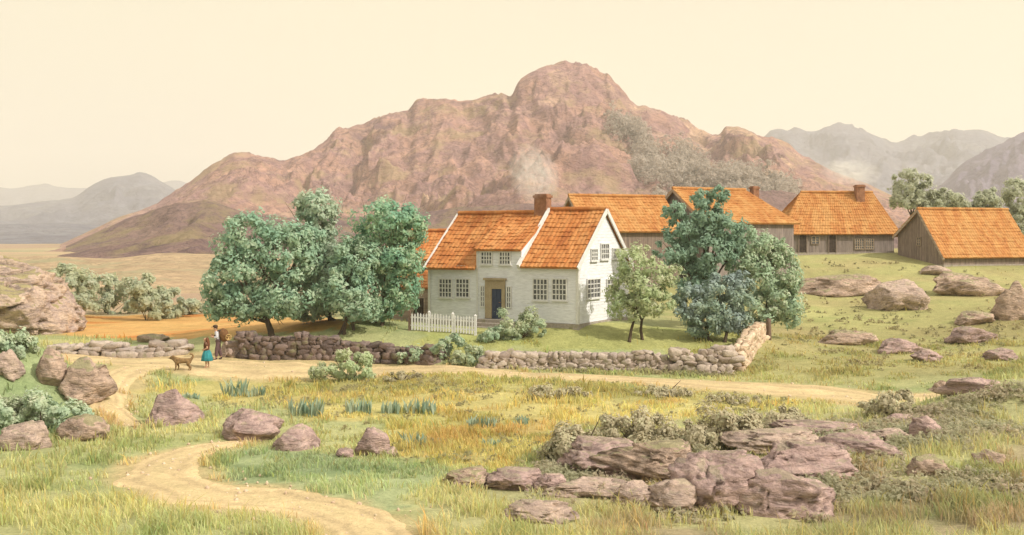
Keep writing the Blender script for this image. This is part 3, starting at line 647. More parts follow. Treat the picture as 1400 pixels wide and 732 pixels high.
def rock(label, px, py, w, h, m='rock_mauve', seed=0, group=None, name='boulder', dep=.8, rz=0., slab=.4, sub=4, cat='rock', d=None, peak=0., lumps=3):
    g = ground(px, py)
    if d: g = Vector(((px-CX)*d/F, d, 0)); g.z = tz(g.x, g.y)
    k = g.y / F; W = w * k; D = W * dep
    o = link(name, rock_mesh(W, D, h * k * .98, seed + 900, sub, slab=slab, peak=peak, lumps=lumps), M[m], None, True)
    c = g + Vector((0, D * .38, 0)); c.z = tz(c.x, c.y) - .04
    c.z = min(c.z, g.z + .25 * h * k)
    o.location = c; o.rotation_euler = (0, 0, rz)
    return tag(o, label, cat, group)
GM = 'boulders by the meadow path'
rock('lone pointed mauve boulder beside the sandy lane bend', 236, 582, 84, 48, seed=1, group=GM, slab=.2, peak=.6, lumps=2)
rock('larger mauve boulder of the touching pair on the meadow edge', 338, 604, 86, 42, seed=2, group=GM)
rock('smaller lighter boulder leaning on the right of the meadow pair', 402, 616, 70, 34, seed=3, group=GM)
rock('blocky dark boulder on the green verge before the meadow', 505, 624, 56, 40, seed=4, group=GM)
rock('small grey stone between the blocky boulder and the pair', 470, 626, 26, 14, seed=5, group=GM)
rock('smallest pale stone just right of the blocky boulder', 534, 624, 20, 14, 'rock_pale', seed=6, group=GM)
GBk = 'rocks of the left bank'
rock('large brown rock on the outer shoulder of the left bank', 106, 556, 80, 56, 'rock_brown', 111, GBk, dep=.9, lumps=5)
rock('upright brown rock above the larger one on the left bank', 64, 532, 48, 50, 'rock_brown', 112, GBk, peak=.45, lumps=2)
rock('pale grey rock showing at the picture edge on the left bank', 6, 520, 46, 34, 'rock_pale', 13, GBk)
rock('brown rock at the bottom of the left bank under the hanging bush', 106, 604, 76, 38, 'rock_brown', 14, GBk)
rock('pinkish brown rock low on the left bank, nearest the picture edge', 28, 616, 80, 40, 'rock_pale', 15, GBk)
rock('great pale rocky hillock with dry grass patches beyond the left bank', -58, 458, 256, 116, 'rock_hillock', 23, None, 'rocky_hillock', .7, sub=6, slab=.15, lumps=9, cat='rock outcrop')
GS = 'rocks on the grassy slope'
for i, (lab, px, py, w, h, m, dep) in enumerate([
    ('long brown slab under the grey house on the grassy slope', 1155, 408, 110, 30, 'rock_brown', .5),
    ('largest pale bare rock in the middle of the upper slope', 1232, 428, 74, 46, 'rock_pale', .7),
    ('flat oval rock low on the slope, nearest the garden trees', 1160, 474, 70, 22, 'rock_brown', .6),
    ('tilted two-lobed rock low in the middle of the slope', 1236, 486, 52, 24, 'rock_mauve', .6),
    ('small rock touching the lower end of the two-lobed rock', 1272, 496, 36, 20, 'rock_mauve', .7),
    ('broad brown ledge just below the end barn', 1330, 408, 84, 36, 'rock_brown', .5),
    ('steep brown rock under the end barn at the picture edge', 1388, 442, 50, 60, 'rock_brown', .6),
    ('narrow brown rock below the ledge of the end barn', 1338, 446, 52, 20, 'rock_brown', .6),
    ('purple brown rock in the step of rocks at the right of the slope', 1340, 472, 66, 26, 'rock_mauve', .6),
    ('lowest small rock of the step of rocks on the slope', 1374, 494, 44, 18, 'rock_mauve', .7),
    ('pale rounded rock at the corner of the end barn', 1285, 378, 40, 14, 'rock_pale', .6)]):
    rock(lab, px, py - h*.05, w*1.2, h*.92, m, 30+i, GS, dep=dep*1.1, slab=.8, lumps=6, rz=random.uniform(-.3,.3))
GO = 'rocks of the foreground outcrop'
for i, (lab, px, py, w, h, m, dep) in enumerate([
    ('dark brown rock starting the outcrop at the meadow corner', 640, 668, 66, 28, 'rock_brown', .8),
    ('low mauve rock second along the edge of the outcrop', 706, 672, 80, 30, 'rock_mauve', .8),
    ('small violet grey stone wedged in the outcrop edge', 752, 676, 44, 28, 'rock_mauve', .8),
    ('pale flat rock lying alone in the grass before the outcrop', 742, 716, 92, 30, 'rock_pale', .7),
    ('dark sloping rock under the olive thicket', 828, 655, 130, 50, 'rock_mauve', .7),
    ('low pale rock in front of the dark sloping rock', 800, 684, 110, 26, 'rock_pale', .6),
    ('brown shadowy rock in the middle of the outcrop', 905, 668, 130, 58, 'rock_brown', .8),
    ('pale round boulder at the front middle of the outcrop', 868, 700, 66, 42, 'rock_pale', .9),
    ('pale pink boulder next to the pale round boulder in front', 922, 706, 76, 48, 'rock_pale', .9),
    ('biggest smooth mauve boulder of the outcrop', 1002, 702, 130, 84, 'rock_mauve', .8),
    ('violet boulder at the foot of the outcrop, right of the biggest', 1084, 708, 120, 62, 'rock_mauve', .8),
    ('long rock ridge running back from the violet boulder', 1110, 662, 150, 52, 'rock_mauve', .7),
    ('flat weathered rock on the crest of the outcrop behind the ridge', 1070, 622, 130, 34, 'rock_pale', .7),
    ('upper rock of the outcrop where it sinks into the grass', 1185, 626, 110, 34, 'rock_mauve', .6),
    ('slanting mauve slab half way up the outcrop, beyond its biggest boulder', 1130, 600, 120, 22, 'rock_mauve', .6),
    ('pale low rock joining the biggest boulder to the round ones', 945, 690, 80, 40, 'rock_pale', .8),
    ('low rock at the top end of the outcrop on the mound', 1222, 606, 70, 20, 'rock_pale', .6)]):
    rock(lab, px, py, w*1.22, h*1.02, m, 60+i, GO, dep=dep, slab=.7, rz=random.uniform(-.4,.4), lumps=5, sub=5)
GT = 'rocks on the grassy mound'
rock('long flat grey slab capping the grassy mound beyond the road end', 1330, 538, 96, 20, 'rock_mauve', 91, GT, dep=.5)
rock('short dark rock beside the flat slab at the road end', 1292, 536, 40, 16, 'rock_brown', 92, GT)
rock('grey violet rock standing in the grass of the mound', 1270, 600, 46, 34, 'rock_mauve', 93, GT)
rock('small tilted rock close behind the grey violet one on the mound', 1234, 584, 46, 18, 'rock_mauve', 94, GT)
rock('brown rock half buried in the grass right of the mound middle', 1272, 652, 56, 26, 'rock_brown', 95, GT)
rock('brown rock half buried in the grass near the picture edge', 1360, 640, 52, 24, 'rock_brown', 96, GT)

def scrub(name, label, pts, n, r0, r1, m, seed, leaves_=46, size=.11):
    rng = np.random.default_rng(seed); P_ = wpoly(pts); xs = [p[0] for p in P_]; ys = [p[1] for p in P_]; lob = []
    while len(lob) < n:
        x, y = rng.uniform(min(xs), max(xs)), rng.uniform(min(ys), max(ys))
        if not poly_mask(np.array([x]), np.array([y]), P_)[0] or float(fbm(np.array([x/2.2]), np.array([y/2.2]), None, seed, 3)[0]) < rng.normal()*.35 or float(track_dist(np.array([x]), np.array([y]))[0]) < .4: continue
        r = rng.uniform(r0, r1); lob.append(((x, y, tz(x, y) + r*.25), (r, r, r*.6)))
    V = leaf_cloud(lob, n*leaves_, size, rng, 6, .5)
    return tag(npmesh(name, V, 4, [(0,1,2,3)], m), label, 'heath', kind='stuff')
M['lf_heath'] = mat_leaf('heather_sprig', [(.15,.16,.095),(.19,.185,.115),(.215,.185,.125),(.225,.225,.13)], .5, (.18,.20,.115), .5)
M['lf_tussock'] = mat_leaf('dry_tussock_blade', [(.145,.145,.065),(.175,.17,.08),(.205,.195,.10)], .5, (.145,.16,.075), .3)
scrub('heath_scrub', 'grey green and brown heather growing between the outcrop rocks', [(640,676),(740,640),(900,610),(1100,585),(1260,562),(1420,530),(1460,690),(1180,690),(1120,716),(900,716),(720,716)], 2600, .14, .42, M['lf_heath'], 3)
scrub('slope_tussocks', 'dry tussocks dotting the grassy slope below the farm', [(1060,500),(1095,430),(1100,356),(1230,360),(1420,385),(1500,500),(1300,512)], 420, .12, .34, M['lf_tussock'], 5, 36, .14)
scrub('wall_weeds', 'grass and weeds growing along the foot of the stone walls', [(330,491),(600,497),(660,503),(1004,511),(1006,517),(660,510),(600,503),(330,497)], 300, .10, .26, M['lf_tussock'], 9, 40, .10)
scrub('meadow_weeds', 'low weeds and dry stalks along the meadow edges', [(140,530),(420,512),(800,524),(1120,552),(900,590),(740,645),(560,640),(420,580),(230,560)], 500, .10, .26, M['lf_tussock'], 7, 36, .10)
def pebbles():
    rng = np.random.default_rng(77); out = []
    bm = bmesh.new(); bmesh.ops.create_icosphere(bm, subdivisions=1, radius=1); bm.verts.ensure_lookup_table()
    pv_ = np.array([v.co[:] for v in bm.verts]); pf = [tuple(v.index for v in f.verts) for f in bm.faces]; bm.free()
    for L in TRACKS:
        for p, q in zip(L, L[1:]):
            if abs(p[0]) > 32 or p[1] > 62: continue
            for _ in range(4):
                t_ = rng.random(); w = p[2] * rng.normal()*.75; d_ = (q-p).normalized()
                x = p[0]+(q[0]-p[0])*t_ - d_[1]*w; y = p[1]+(q[1]-p[1])*t_ + d_[0]*w; r = .012 + .06 * rng.random()**5
                out.append(pv_ * rng.uniform(.6,1.3,(1,3)) * r * (1+rng.normal(size=pv_.shape)*.12) + np.array([x, y, tz(x, y) + .02]))
    tag(npmesh('pebbles', np.array(out), len(pv_), pf, M['stone_warm']), 'small stones scattered along the sandy road and paths', 'pebbles', kind='stuff')
pebbles()

# ------------------------------------------------------------------ dry stone walls
_bm = bmesh.new(); bmesh.ops.create_cube(_bm, size=1); bmesh.ops.subdivide_edges(_bm, edges=_bm.edges[:], cuts=2, use_grid_fill=True)
_bm.verts.ensure_lookup_table()
STV = np.array([v.co[:] for v in _bm.verts]); STF = [tuple(v.index for v in f.verts) for f in _bm.faces]; _bm.free()
STV = STV * (1 - .22 * (np.linalg.norm(STV, axis=1) / .866)[:, None] ** 3) * 1.15
def stone_wall(label, pts, h, m, seed, thick=.55, sx=.40, sz=.22, cat='stone wall', name='stone_wall', rag=.3):
    rng = np.random.default_rng(seed); L = smooth_line([Vector((p[0], p[1], 0)) for p in pts], 6)
    seg = [0]
    for a, b in zip(L, L[1:]): seg.append(seg[-1] + (b - a).length)
    tot = seg[-1]; S = np.array(seg); LX = np.array([p.x for p in L]); LY = np.array([p.y for p in L]); out = []
    hs = np.linspace(0, 1, len(h))
    o0 = Vector((LX[0], LY[0], tz(LX[0], LY[0])))
    zmax = max(h)
    row = 0; z = -.15
    while z < zmax + .2:
        hh = sz * rng.uniform(.75, 1.2) * (1.1 - .25 * z / max(zmax, .1)); s = -sx * rng.random()
        while s < tot:
            w = sx * rng.uniform(.55, 1.6); sm = s + w/2; H = np.interp(min(max(sm/tot, 0), 1), hs, h) * (1 + rag * .5 * float(vnoise(np.array(sm*.9), np.array(3.), None, seed)))
            if 0 <= sm <= tot and z + hh * .6 < H:
                x, y = np.interp(sm, S, LX), np.interp(sm, S, LY); x2, y2 = np.interp(sm+.05, S, LX), np.interp(sm+.05, S, LY)
                a = math.atan2(y2-y, x2-x) if (x2-x or y2-y) else 0
                gz = tz(x, y)
                th = thick * (1.1 - .3 * z / max(zmax, .1))
                for side in (-1, 1):
                    v = STV * np.array([w*1.06, th*.62, hh*rng.uniform(1., 1.3)]) * (1 + rng.normal(size=3) * .05)
                    v = v + rng.normal(size=v.shape) * .03
                    r = a + rng.normal() * .16; tl = rng.normal() * .15
                    v = np.stack([v[:,0]*math.cos(tl) - v[:,2]*math.sin(tl), v[:,1], v[:,0]*math.sin(tl) + v[:,2]*math.cos(tl)], 1)
                    v[:, 1] += side * th * .27 + rng.normal() * .03
                    v = np.stack([v[:,0]*math.cos(r) - v[:,1]*math.sin(r), v[:,0]*math.sin(r) + v[:,1]*math.cos(r), v[:,2]], 1)
                    out.append(v + np.array([x - o0.x, y - o0.y, gz - o0.z + z + hh/2]))
            s += w
        z += hh * .92; row += 1
    o = npmesh(name, np.array(out), 26, STF, M[m], None, smooth=True); o.location = o0
    return tag(o, label, cat)
def gp(*pts): return [tuple(ground(*p).xy) for p in pts]
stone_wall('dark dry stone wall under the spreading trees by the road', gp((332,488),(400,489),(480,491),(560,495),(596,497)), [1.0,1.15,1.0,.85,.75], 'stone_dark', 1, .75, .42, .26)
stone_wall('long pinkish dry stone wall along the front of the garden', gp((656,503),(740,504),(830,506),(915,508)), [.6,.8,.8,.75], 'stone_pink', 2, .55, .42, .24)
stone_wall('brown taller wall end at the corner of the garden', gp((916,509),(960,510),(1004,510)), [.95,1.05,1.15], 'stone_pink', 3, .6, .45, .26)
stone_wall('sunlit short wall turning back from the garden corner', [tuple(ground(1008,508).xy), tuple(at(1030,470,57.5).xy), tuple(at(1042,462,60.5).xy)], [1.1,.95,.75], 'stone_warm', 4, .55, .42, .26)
stone_wall('low ruined pink stone wall along the road before the ochre field', [tuple(at(75,480,57.5).xy), tuple(at(120,484,57.2).xy), tuple(at(190,486,57).xy), tuple(at(262,486,57).xy)], [.4,.5,.6,.62], 'stone_pink', 5, 1.0, .7, .28, rag=1.1)
rock('pale flat rock between the ruined wall and the man', 318, 489, 44, 22, 'rock_pale', 97, None, 'boulder')
rock('brown knobbly stone at the head of the ruined wall', 205, 470, 50, 12, 'rock_brown', 98, None, 'boulder')

# ------------------------------------------------------------------ buildings
def roof_plane(mb, EL, ER, RR, RL, tile=.26, row=.36, th=.1, seed=0, amp=.028):
    """pantiled slab: eave left, eave right, ridge right, ridge left"""
    EL, ER, RR, RL = [Vector(p) for p in (EL, ER, RR, RL)]
    n = (ER - EL).cross(RL - EL).normalized()
    if n.z < 0: n = -n
    W = max((ER-EL).length, (RR-RL).length); H = ((RL+RR)/2 - (EL+ER)/2).length
    nr = max(3, round(H/row)); nc = max(8, int(W/tile*4)); rng = random.Random(seed); V = []; Fc = []; rows = []
    jit = [[rng.uniform(-.018,.022) for _ in range(nc//4+2)] for _ in range(nr+1)]
    def sag(s, t_): return -.085 * math.sin(math.pi * s) * math.sin(math.pi * t_ * .8)
    for r in range(nr):
        for e in (0, 1):
            t_ = (r + e*.98) / nr; line = []
            a = EL.lerp(RL, t_); b = ER.lerp(RR, t_)
            for c in range(nc+1):
                s = c/nc; q = c % 4
                wv = (0, .8, 1, .35)[q] * amp; step = .03 * (1 - e) + jit[r][c//4]
                V.append(a.lerp(b, s) + n * (wv + step + sag(s, t_))); line.append(len(V)-1)
            rows.append(line)
    for i in range(len(rows)-1):
        for c in range(nc): Fc.append((rows[i][c], rows[i][c+1], rows[i+1][c+1], rows[i+1][c]))
    k = len(V); V += [EL - n*th, ER - n*th, RR - n*th, RL - n*th]
    Fc.append((k+3, k+2, k+1, k))
    Fc += [tuple([k, k+1] + rows[0][::-1]), tuple([k+2, k+3] + rows[-1])]
    Fc.append(tuple([k+3, k] + [r[0] for r in rows])); Fc.append(tuple([k+1, k+2] + [r[-1] for r in rows[::-1]]))
    mb.add(V, Fc)
def ridge_cap(mb, a, b, r=.13, step=.4):
    a, b = Vector(a), Vector(b); n = max(1, int((b-a).length/step))
    for i in range(n):
        p, q = a.lerp(b, i/n), a.lerp(b, (i+1.06)/n); mb.tube([p, q], [r*random.uniform(.95,1.1), r*.9], 8)
def window(parent, axis, pos, w, h, z, sgn=-1, cols=2, rows=3, face=0., fm='whitetrim', sill=True, bar=.05):
    """axis 'u': on the wall plane v=face; axis 'v': on the wall plane u=face"""
    def put(mb, a0, a1, b0, b1, z0, z1):
        b0, b1 = sorted((face + sgn*b0, face + sgn*b1))
        if axis == 'u': mb.box(a0, a1, b0, b1, z0, z1)
        else: mb.box(b0, b1, a0, a1, z0, z1)
    f = MB(); a, b, fw = pos - w/2, pos + w/2, .055
    put(f, a, a+fw, .0, .075, z, z+h); put(f, b-fw, b, .0, .075, z, z+h)
    put(f, a+fw, b-fw, .0, .075, z, z+fw); put(f, a+fw, b-fw, .0, .075, z+h-fw, z+h)
    put(f, pos-.028, pos+.028, .0, .07, z+fw, z+h-fw)
    for i in range(1, cols*2):
        if i == cols: continue
        x = a + fw + (w-2*fw)*i/(cols*2); put(f, x-bar/2, x+bar/2, .022, .062, z+fw, z+h-fw)
    for j in range(1, rows):
        zz = z + fw + (h-2*fw)*j/rows; put(f, a+fw, b-fw, .022, .055, zz-bar/2, zz+bar/2)
    fo = f.build('window', M[fm], parent)
    g = MB(); put(g, a+fw*.6, b-fw*.6, .008, .026, z+fw*.6, z+h-fw*.6); g.build('pane', M['glass'], fo)
    if sill:
        s = MB(); put(s, a-.05, b+.05, .0, .11, z-.06, z-.004); s.build('sill', M[fm], fo)
    return fo
def door(parent, u0, u1, z0, z1, face, m='dark_door', frame='brown_plank', axis='u', sgn=-1):
    f = MB(); y = lambda b0, b1: sorted((face + sgn*b0, face + sgn*b1)); w = .08
    def put(mb, a0, a1, b, zz0, zz1):
        q = y(*b)
        if axis == 'u': mb.box(a0, a1, q[0], q[1], zz0, zz1)
        else: mb.box(q[0], q[1], a0, a1, zz0, zz1)
    for i in range(4):
        a = u0 + (u1-u0)*i/4; put(f, a+.006, a+(u1-u0)/4-.006, (0,.04), z0, z1)
    put(f, u0, u1, (.04,.06), z0+.3, z0+.42); put(f, u0, u1, (.04,.06), z1-.42, z1-.3)
    o = f.build('door', M[m], parent)
    s = MB(); put(s, u0-w, u0-.002, (0,.09), z0, z1+w); put(s, u1+.002, u1+w, (0,.09), z0, z1+w); put(s, u0, u1, (0,.09), z1+.003, z1+w)
    s.build('door_frame', M[frame], parent); return o
def gable_walls(L, D, h0, h1, hr, vr, drop=1.6, hl=0, hR=0, board=0.):
    """closed shell: front wall height h0, back wall h1, ridge hr at depth vr; hl/hR > 0: hipped end (no gable)"""
    mb = MB(); A = [(0,0,-drop),(L,0,-drop),(L,D,-drop),(0,D,-drop),(0,0,h0),(L,0,h0),(L,D,h1),(0,D,h1)]
    mb.add(A, [(0,1,5,4),(2,3,7,6),(3,0,4,7),(1,2,6,5),(3,2,1,0)])
    if not hl: mb.add([(0,0,h0),(0,vr,hr),(0,D,h1)], [(0,2,1)] if False else [(0,1,2)])
    if not hR: mb.add([(L,0,h0),(L,vr,hr),(L,D,h1)], [(0,2,1)])
    return mb
def barn(name, label, loc, rz, L, D, h0, h1, hr, vr=None, wall='grey_plank', roof='roof_b', hl=0, hR=0, over=.35, oe=.35, seed=0, base=True, group=None):
    vr = vr or D/2; root = thing(name, label, 'building', loc, rz, group)
    gable_walls(L, D, h0, h1, hr, vr, 1.8, hl, hR).build('wall', M[wall], root)
    mb = MB(); sf = (hr-h0)/vr; sb = (hr-h1)/(D-vr); lift = .06
    e0 = (-oe, h0 - sf*oe + lift); e1 = (D+oe, h1 - sb*oe + lift); ul = -over; ur = L+over; rl = hl or -over; rr = L-hR if hR else L+over
    R0, R1 = (rl, vr, hr+lift), (rr, vr, hr+lift)
    roof_plane(mb, (ul, e0[0], e0[1]), (ur, e0[0], e0[1]), R1, R0, seed=seed)
    roof_plane(mb, (ur, e1[0], e1[1]), (ul, e1[0], e1[1]), R0, R1, seed=seed+1)
    if hl: roof_plane(mb, (ul, e1[0], e1[1]), (ul, e0[0], e0[1]), R0, (R0[0], R0[1]+.01, R0[2]), seed=seed+2)
    if hR: roof_plane(mb, (ur, e0[0], e0[1]), (ur, e1[0], e1[1]), (R1[0], R1[1]+.01, R1[2]), R1, seed=seed+3)
    ridge_cap(mb, Vector(R0)+Vector((0,0,.04)), Vector(R1)+Vector((0,0,.04)))
    mb.build('roof', M[roof], root)
    for u, hip in ((ul+.02, hl), (ur-.02, hR)):
        if hip: continue
        for e_ in (e0, e1):
            bb = MB(); bb.bar((u, e_[0], e_[1]-.16), (u, vr, hr+lift-.14), .06, .2); bb.build('barge_board', M['tan_plank'], root)
    if base:
        fb = MB(); fb.box(-.06, L+.06, -.06, D+.06, -2.2, .22); fb.build('foundation', M['foundation'], root)
    return root
def chimney(root, u, v, z0, z1, w=.7, dep=.6):
    mb = MB(); mb.box(u-w/2, u+w/2, v-dep/2, v+dep/2, z0, z1-.22); mb.box(u-w/2-.06, u+w/2+.06, v-dep/2-.06, v+dep/2+.06, z1-.22, z1-.08); mb.box(u-w/2+.02, u+w/2-.02, v-dep/2+.02, v+dep/2-.02, z1-.08, z1)
    mb.build('chimney', M['chimney'], root)

# --- the white farmhouse
A0, A1 = Vector((-4.71, 62.6)), Vector((3.48, 58.0)); HB = 1.62
HL = (A1-A0).length; HD = 6.7; HA = math.atan2(A1.y-A0.y, A1.x-A0.x); WH = 3.05; RH = 5.92
farm = thing('farmhouse', 'white weatherboarded farmhouse with an orange tile roof and smoking chimney', 'house', (A0.x, A0.y, HB), HA)
def ux(px):     # photo column -> distance along the front wall
    s = (px-CX)/F; dx, dy = (A1-A0)/HL; return (s*A0.y - A0.x) / (dx - s*dy)
def vx(px):     # photo column -> depth along the sunlit gable
    s = (px-CX)/F; dx, dy = -math.sin(HA), math.cos(HA); return (s*A1.y - A1.x) / (dx - s*dy)
def uz(py, u): return CZ - (py-HY) * (A0.y + (A1.y-A0.y)*u/HL) / F - HB
def vz(py, v): return CZ - (py-HY) * (A1.y + math.cos(HA)*v) / F - HB
ud0, ud1 = ux(652.5), ux(713); DH = WH + .92; urt = ud1 + .05; vr = HD/2; sl = (RH-WH)/vr
wm = gable_walls(HL, HD, WH, WH, RH, vr, .05)
def boards(z0, z1, ua, ub, face, out, axis, lim=None, st=.17):
    z = z0
    while z < z1 - .01:
        zz = min(z+st, z1); a0, b0, a1, b1 = ua, ub, ua, ub
        if lim: (a0, b0), (a1, b1) = lim(z), lim(zz)
        Pq = [(a0, .022, z), (b0, .022, z), (b1, .008, zz-.004), (a1, .008, zz-.004), (a0, .002, z), (b0, .002, z)]
        V = [(u, face+out*o, q) if axis == 'u' else (face+out*o, u, q) for u, o, q in Pq]
        wm.add(V, [(0,1,2,3), (4,5,1,0)]); z += st
boards(.02, WH, 0, HL, 0, -1, 'u')
boards(.02, WH, 0, HD, HL, 1, 'v'); boards(.02, WH, 0, HD, 0, -1, 'v'); boards(.02, WH, 0, HL, HD, 1, 'u')
lim = lambda z: ((z-WH)/sl+.02, HD-(z-WH)/sl-.02)
boards(WH, RH-.15, 0, HD, HL, 1, 'v', lim); boards(WH, RH-.15, 0, HD, 0, -1, 'v', lim)
# the upper front between the roofs
dsl = (RH-DH)/vr
wm.add([(ud0,0,WH),(ud1,0,WH),(ud1,0,DH),(ud0,0,DH),(ud0,vr,RH),(ud1,vr,RH)], [(0,1,2,3),(0,3,4),(1,5,2)])
boards(WH, DH, ud0, ud1, 0, -1, 'u')
wm.build('wall', M['white'], farm)
fb = MB(); fb.box(-.09, HL+.09, -.09, HD+.09, -2.2, .0); fb.build('foundation', M['foundation'], farm)
lift = .07; oe = .32; ov = .13
rm = MB()
roof_plane(rm, (-ov, -oe, WH-sl*oe+lift), (ud0-.02, -oe, WH-sl*oe+lift), (ud0-.02, vr, RH+lift), (-ov, vr, RH+lift), seed=1)
roof_plane(rm, (ud0-.12, -.22, DH-dsl*.22+lift), (urt, -.22, DH-dsl*.22+lift), (urt+.0, vr, RH+lift+.003), (ud0-.12, vr, RH+lift+.003), seed=2)
roof_plane(rm, (urt, HD+oe, WH-sl*oe+lift), (-ov, HD+oe, WH-sl*oe+lift), (-ov, vr, RH+lift), (urt, vr, RH+lift), seed=3)
ridge_cap(rm, (-ov, vr, RH+lift+.05), (urt, vr, RH+lift+.05))
rm.build('roof', M['roof_a'], farm)
rr_ = MB(); up = .22
roof_plane(rr_, (urt+.02, -oe, WH-sl*oe+up), (HL+ov, -oe, WH-sl*oe+up), (HL+ov, vr, RH+up), (urt+.02, vr, RH+up), seed=4)
roof_plane(rr_, (HL+ov, HD+oe, WH-sl*oe+up), (urt+.02, HD+oe, WH-sl*oe+up), (urt+.02, vr, RH+up), (HL+ov, vr, RH+up), seed=5)
ridge_cap(rr_, (urt, vr, RH+up+.05), (HL+ov, vr, RH+up+.05))
tag(rr_.build('roof', M['roof_a'], farm), 'raised roof section over the gable end of the house')
def barge(u, zoff, w=.07, h=.24, name='barge_board'):
    for v_ in (-oe-.02, HD+oe+.02):
        b = MB(); b.bar((u, v_, WH-sl*oe+zoff-.07), (u, vr, RH+zoff-.05), w, h); b.build(name, M['whitetrim'], farm)
barge(HL+ov+.04, up); barge(urt-.06, up+.05, .16, .34); barge(-ov-.04, lift)
for a, b, z0_, z1_ in ((-.14, ud0-.04, WH-.2, WH-.03), (urt+.05, HL+.2, WH-.2, WH-.03), (ud0, ud1, DH-.16, DH-.01)):
    cb = MB(); cb.box(a, b, -.14 if z1_ < WH else -.10, -.045, z0_, z1_); cb.build('cornice', M['whitetrim'], farm)
for bx_ in ((-.06,.1,-.06,-.034,0,WH-.21), (HL-.1,HL+.05,-.06,-.034,0,WH-.21), (HL+.036,HL+.06,-.05,.12,0,WH-.1), (ud0-.02,ud0+.08,-.06,-.034,0,DH-.17)):
    cr = MB(); cr.box(*bx_); cr.build('corner_board', M['whitetrim'], farm)
uc = ux(742) ; 
# chimney straddles the ridge
chm = vr; Yc = A0.y + (A1.y-A0.y)*.62 + math.cos(HA)*vr
chu = ((742-CX)/F * (A0.y + math.cos(HA)*vr) - (A0.x - math.sin(HA)*vr)) / ((A1.x-A0.x)/HL - (742-CX)/F*(A1.y-A0.y)/HL)
chimney(farm, chu, vr, RH-.9, RH+1.15, .78, .62)
for a, b, p, q, c in ((600.5,619,381,407,2),(623.5,643,381,407,2),(729,750,381,411,2),(755,776,381,411,2)):
    u0, u1 = ux(a), ux(b); um = (u0+u1)/2; window(farm, 'u', um, (u1-u0)*.98, uz(p,um)-uz(q,um), uz(q,um), -1, c, 4, -.03)
for a, b in ((658,674),(683,699)):
    u0, u1 = ux(a), ux(b); um = (u0+u1)/2; window(farm, 'u', um, (u1-u0), .72, WH+.04, -1, 2, 3, -.03)
for a, b in ((657.5,663.8),(693,700)):
    u0, u1 = ux(a), ux(b); um = (u0+u1)/2; window(farm, 'u', um, u1-u0, 1.2, .72, -1, 1, 4, -.03, sill=False)
for a, b, p, q in ((801,819,381,408),(806.5,815.5,340,357),(820,831,333,355),(836,845,339,354),(828,846,381,408)):
    v0, v1 = vx(a), vx(b); vm = (v0+v1)/2; window(farm, 'v', vm, (v1-v0), vz(p,vm)-vz(q,vm), vz(q,vm), 1, 2, 4 if q>400 else 3, HL+.03)
dl, dr_ = ux(664.5), ux(691.5); dt = uz(383, dl); ds, de = ux(673.5), ux(687); dtop = uz(395, ds)
sm = MB(); sm.box(dl, ds-.003, -.12, -.03, .12, dt-.003); sm.box(de+.003, dr_, -.12, -.03, .12, dt-.003); sm.box(ds, de, -.12, -.03, dtop+.003, dt-.004)
sm.box(dl-.08, dr_+.08, -.2, -.03, dt, dt+.12); sm.build('door_surround', M['surround'], farm)
dm = MB(); dm.box(ds, de, -.07, -.034, .12, dtop); 
for zz in (.25, 1.1): 
    for uu in (ds+.08, (ds+de)/2+.03): dm.box(uu, uu+(de-ds)/2-.11, -.085, -.07, zz, zz+.65)
do = dm.build('door', M['door_blue'], farm); hm = MB(); hm.tube([(de-.08,-.07,1.02),(de-.08,-.13,1.02),(de-.16,-.13,1.02)], [.015]*3, 6); hm.build('handle', M['chimney'], do)
st = MB()
for i in range(3): st.box(dl-.25-.12*i, dr_+.1+.1*i, -.55-.32*i, -.1, .1-.19*(i+1)-(.5 if i == 2 else .0), .1-.19*i)
st.build('step', M['foundation'], farm)

# --- the other farm buildings
barn('timber_barn', 'orange roofed barn with a brown gable peeping out behind the white house chimney', (5.6,80,2.5), math.radians(20), 7.4, 6, 4.35, 4.35, 6.8, wall='brown_plank', roof='roof_b', seed=20)
kb = barn('timber_barn', 'tall grey gabled barn half hidden behind the dark teal tree', (14.5,82,3.0), math.radians(25), 8.2, 8, 4.45, 4.45, 6.95, wall='grey_plank', roof='roof_b', hR=1.6, seed=30)
chimney(kb, 7.5, 4, 5.2, 7.35, .55, .5)
g0 = at(1074,348,97); lh = barn('long_farmhouse', 'long grey plank house with two doors and a chimneyed orange roof on the hilltop', (g0.x, 97, tz(g0.x+4,97)-.05), math.radians(2), 9.7, 6.4, 2.15, 2.15, 5.6, wall='grey_plank', roof='roof_b', hl=2.3, hR=.75, over=.55, seed=40)
def lu(px): return (px-CX)*97/F - g0.x
for a, b in ((1092.5,1102.5),(1134,1143)): door(lh, lu(a), lu(b), .22, 1.85, -.02)
window(lh, 'u', lu(1115), .72, .72, .95, -1, 1, 3, -.02, 'tan_plank', False); window(lh, 'u', lu(1176), .86, .95, .5, -1, 2, 4, -.02, 'tan_plank', False); window(lh, 'u', lu(1190), .78, .95, .5, -1, 2, 4, -.02, 'tan_plank', False)
chimney(lh, lu(1189)+.15, 2.75, 4.4, 6.35, .75, .7)
jb = barn('end_barn', 'brown gabled barn with a big plain orange roof at the end of the farm', (35.4,90,3.75), math.radians(17), 8.7, 6.0, 1.15, 2.75, 4.8, 3.0, wall='brown_plank', roof='roof_b', seed=50, over=.3)
window(jb, 'v', 3.1, .5, .75, 1.75, -1, 1, 3, -.02, 'tan_plank', False)
barn('timber_barn', 'orange roof corner of the barn hidden behind the left end of the white house', (-8.6,75,1.5), math.radians(-12), 6.0, 5, 3.4, 3.4, 5.1, wall='tan_plank', roof='roof_a', seed=60)
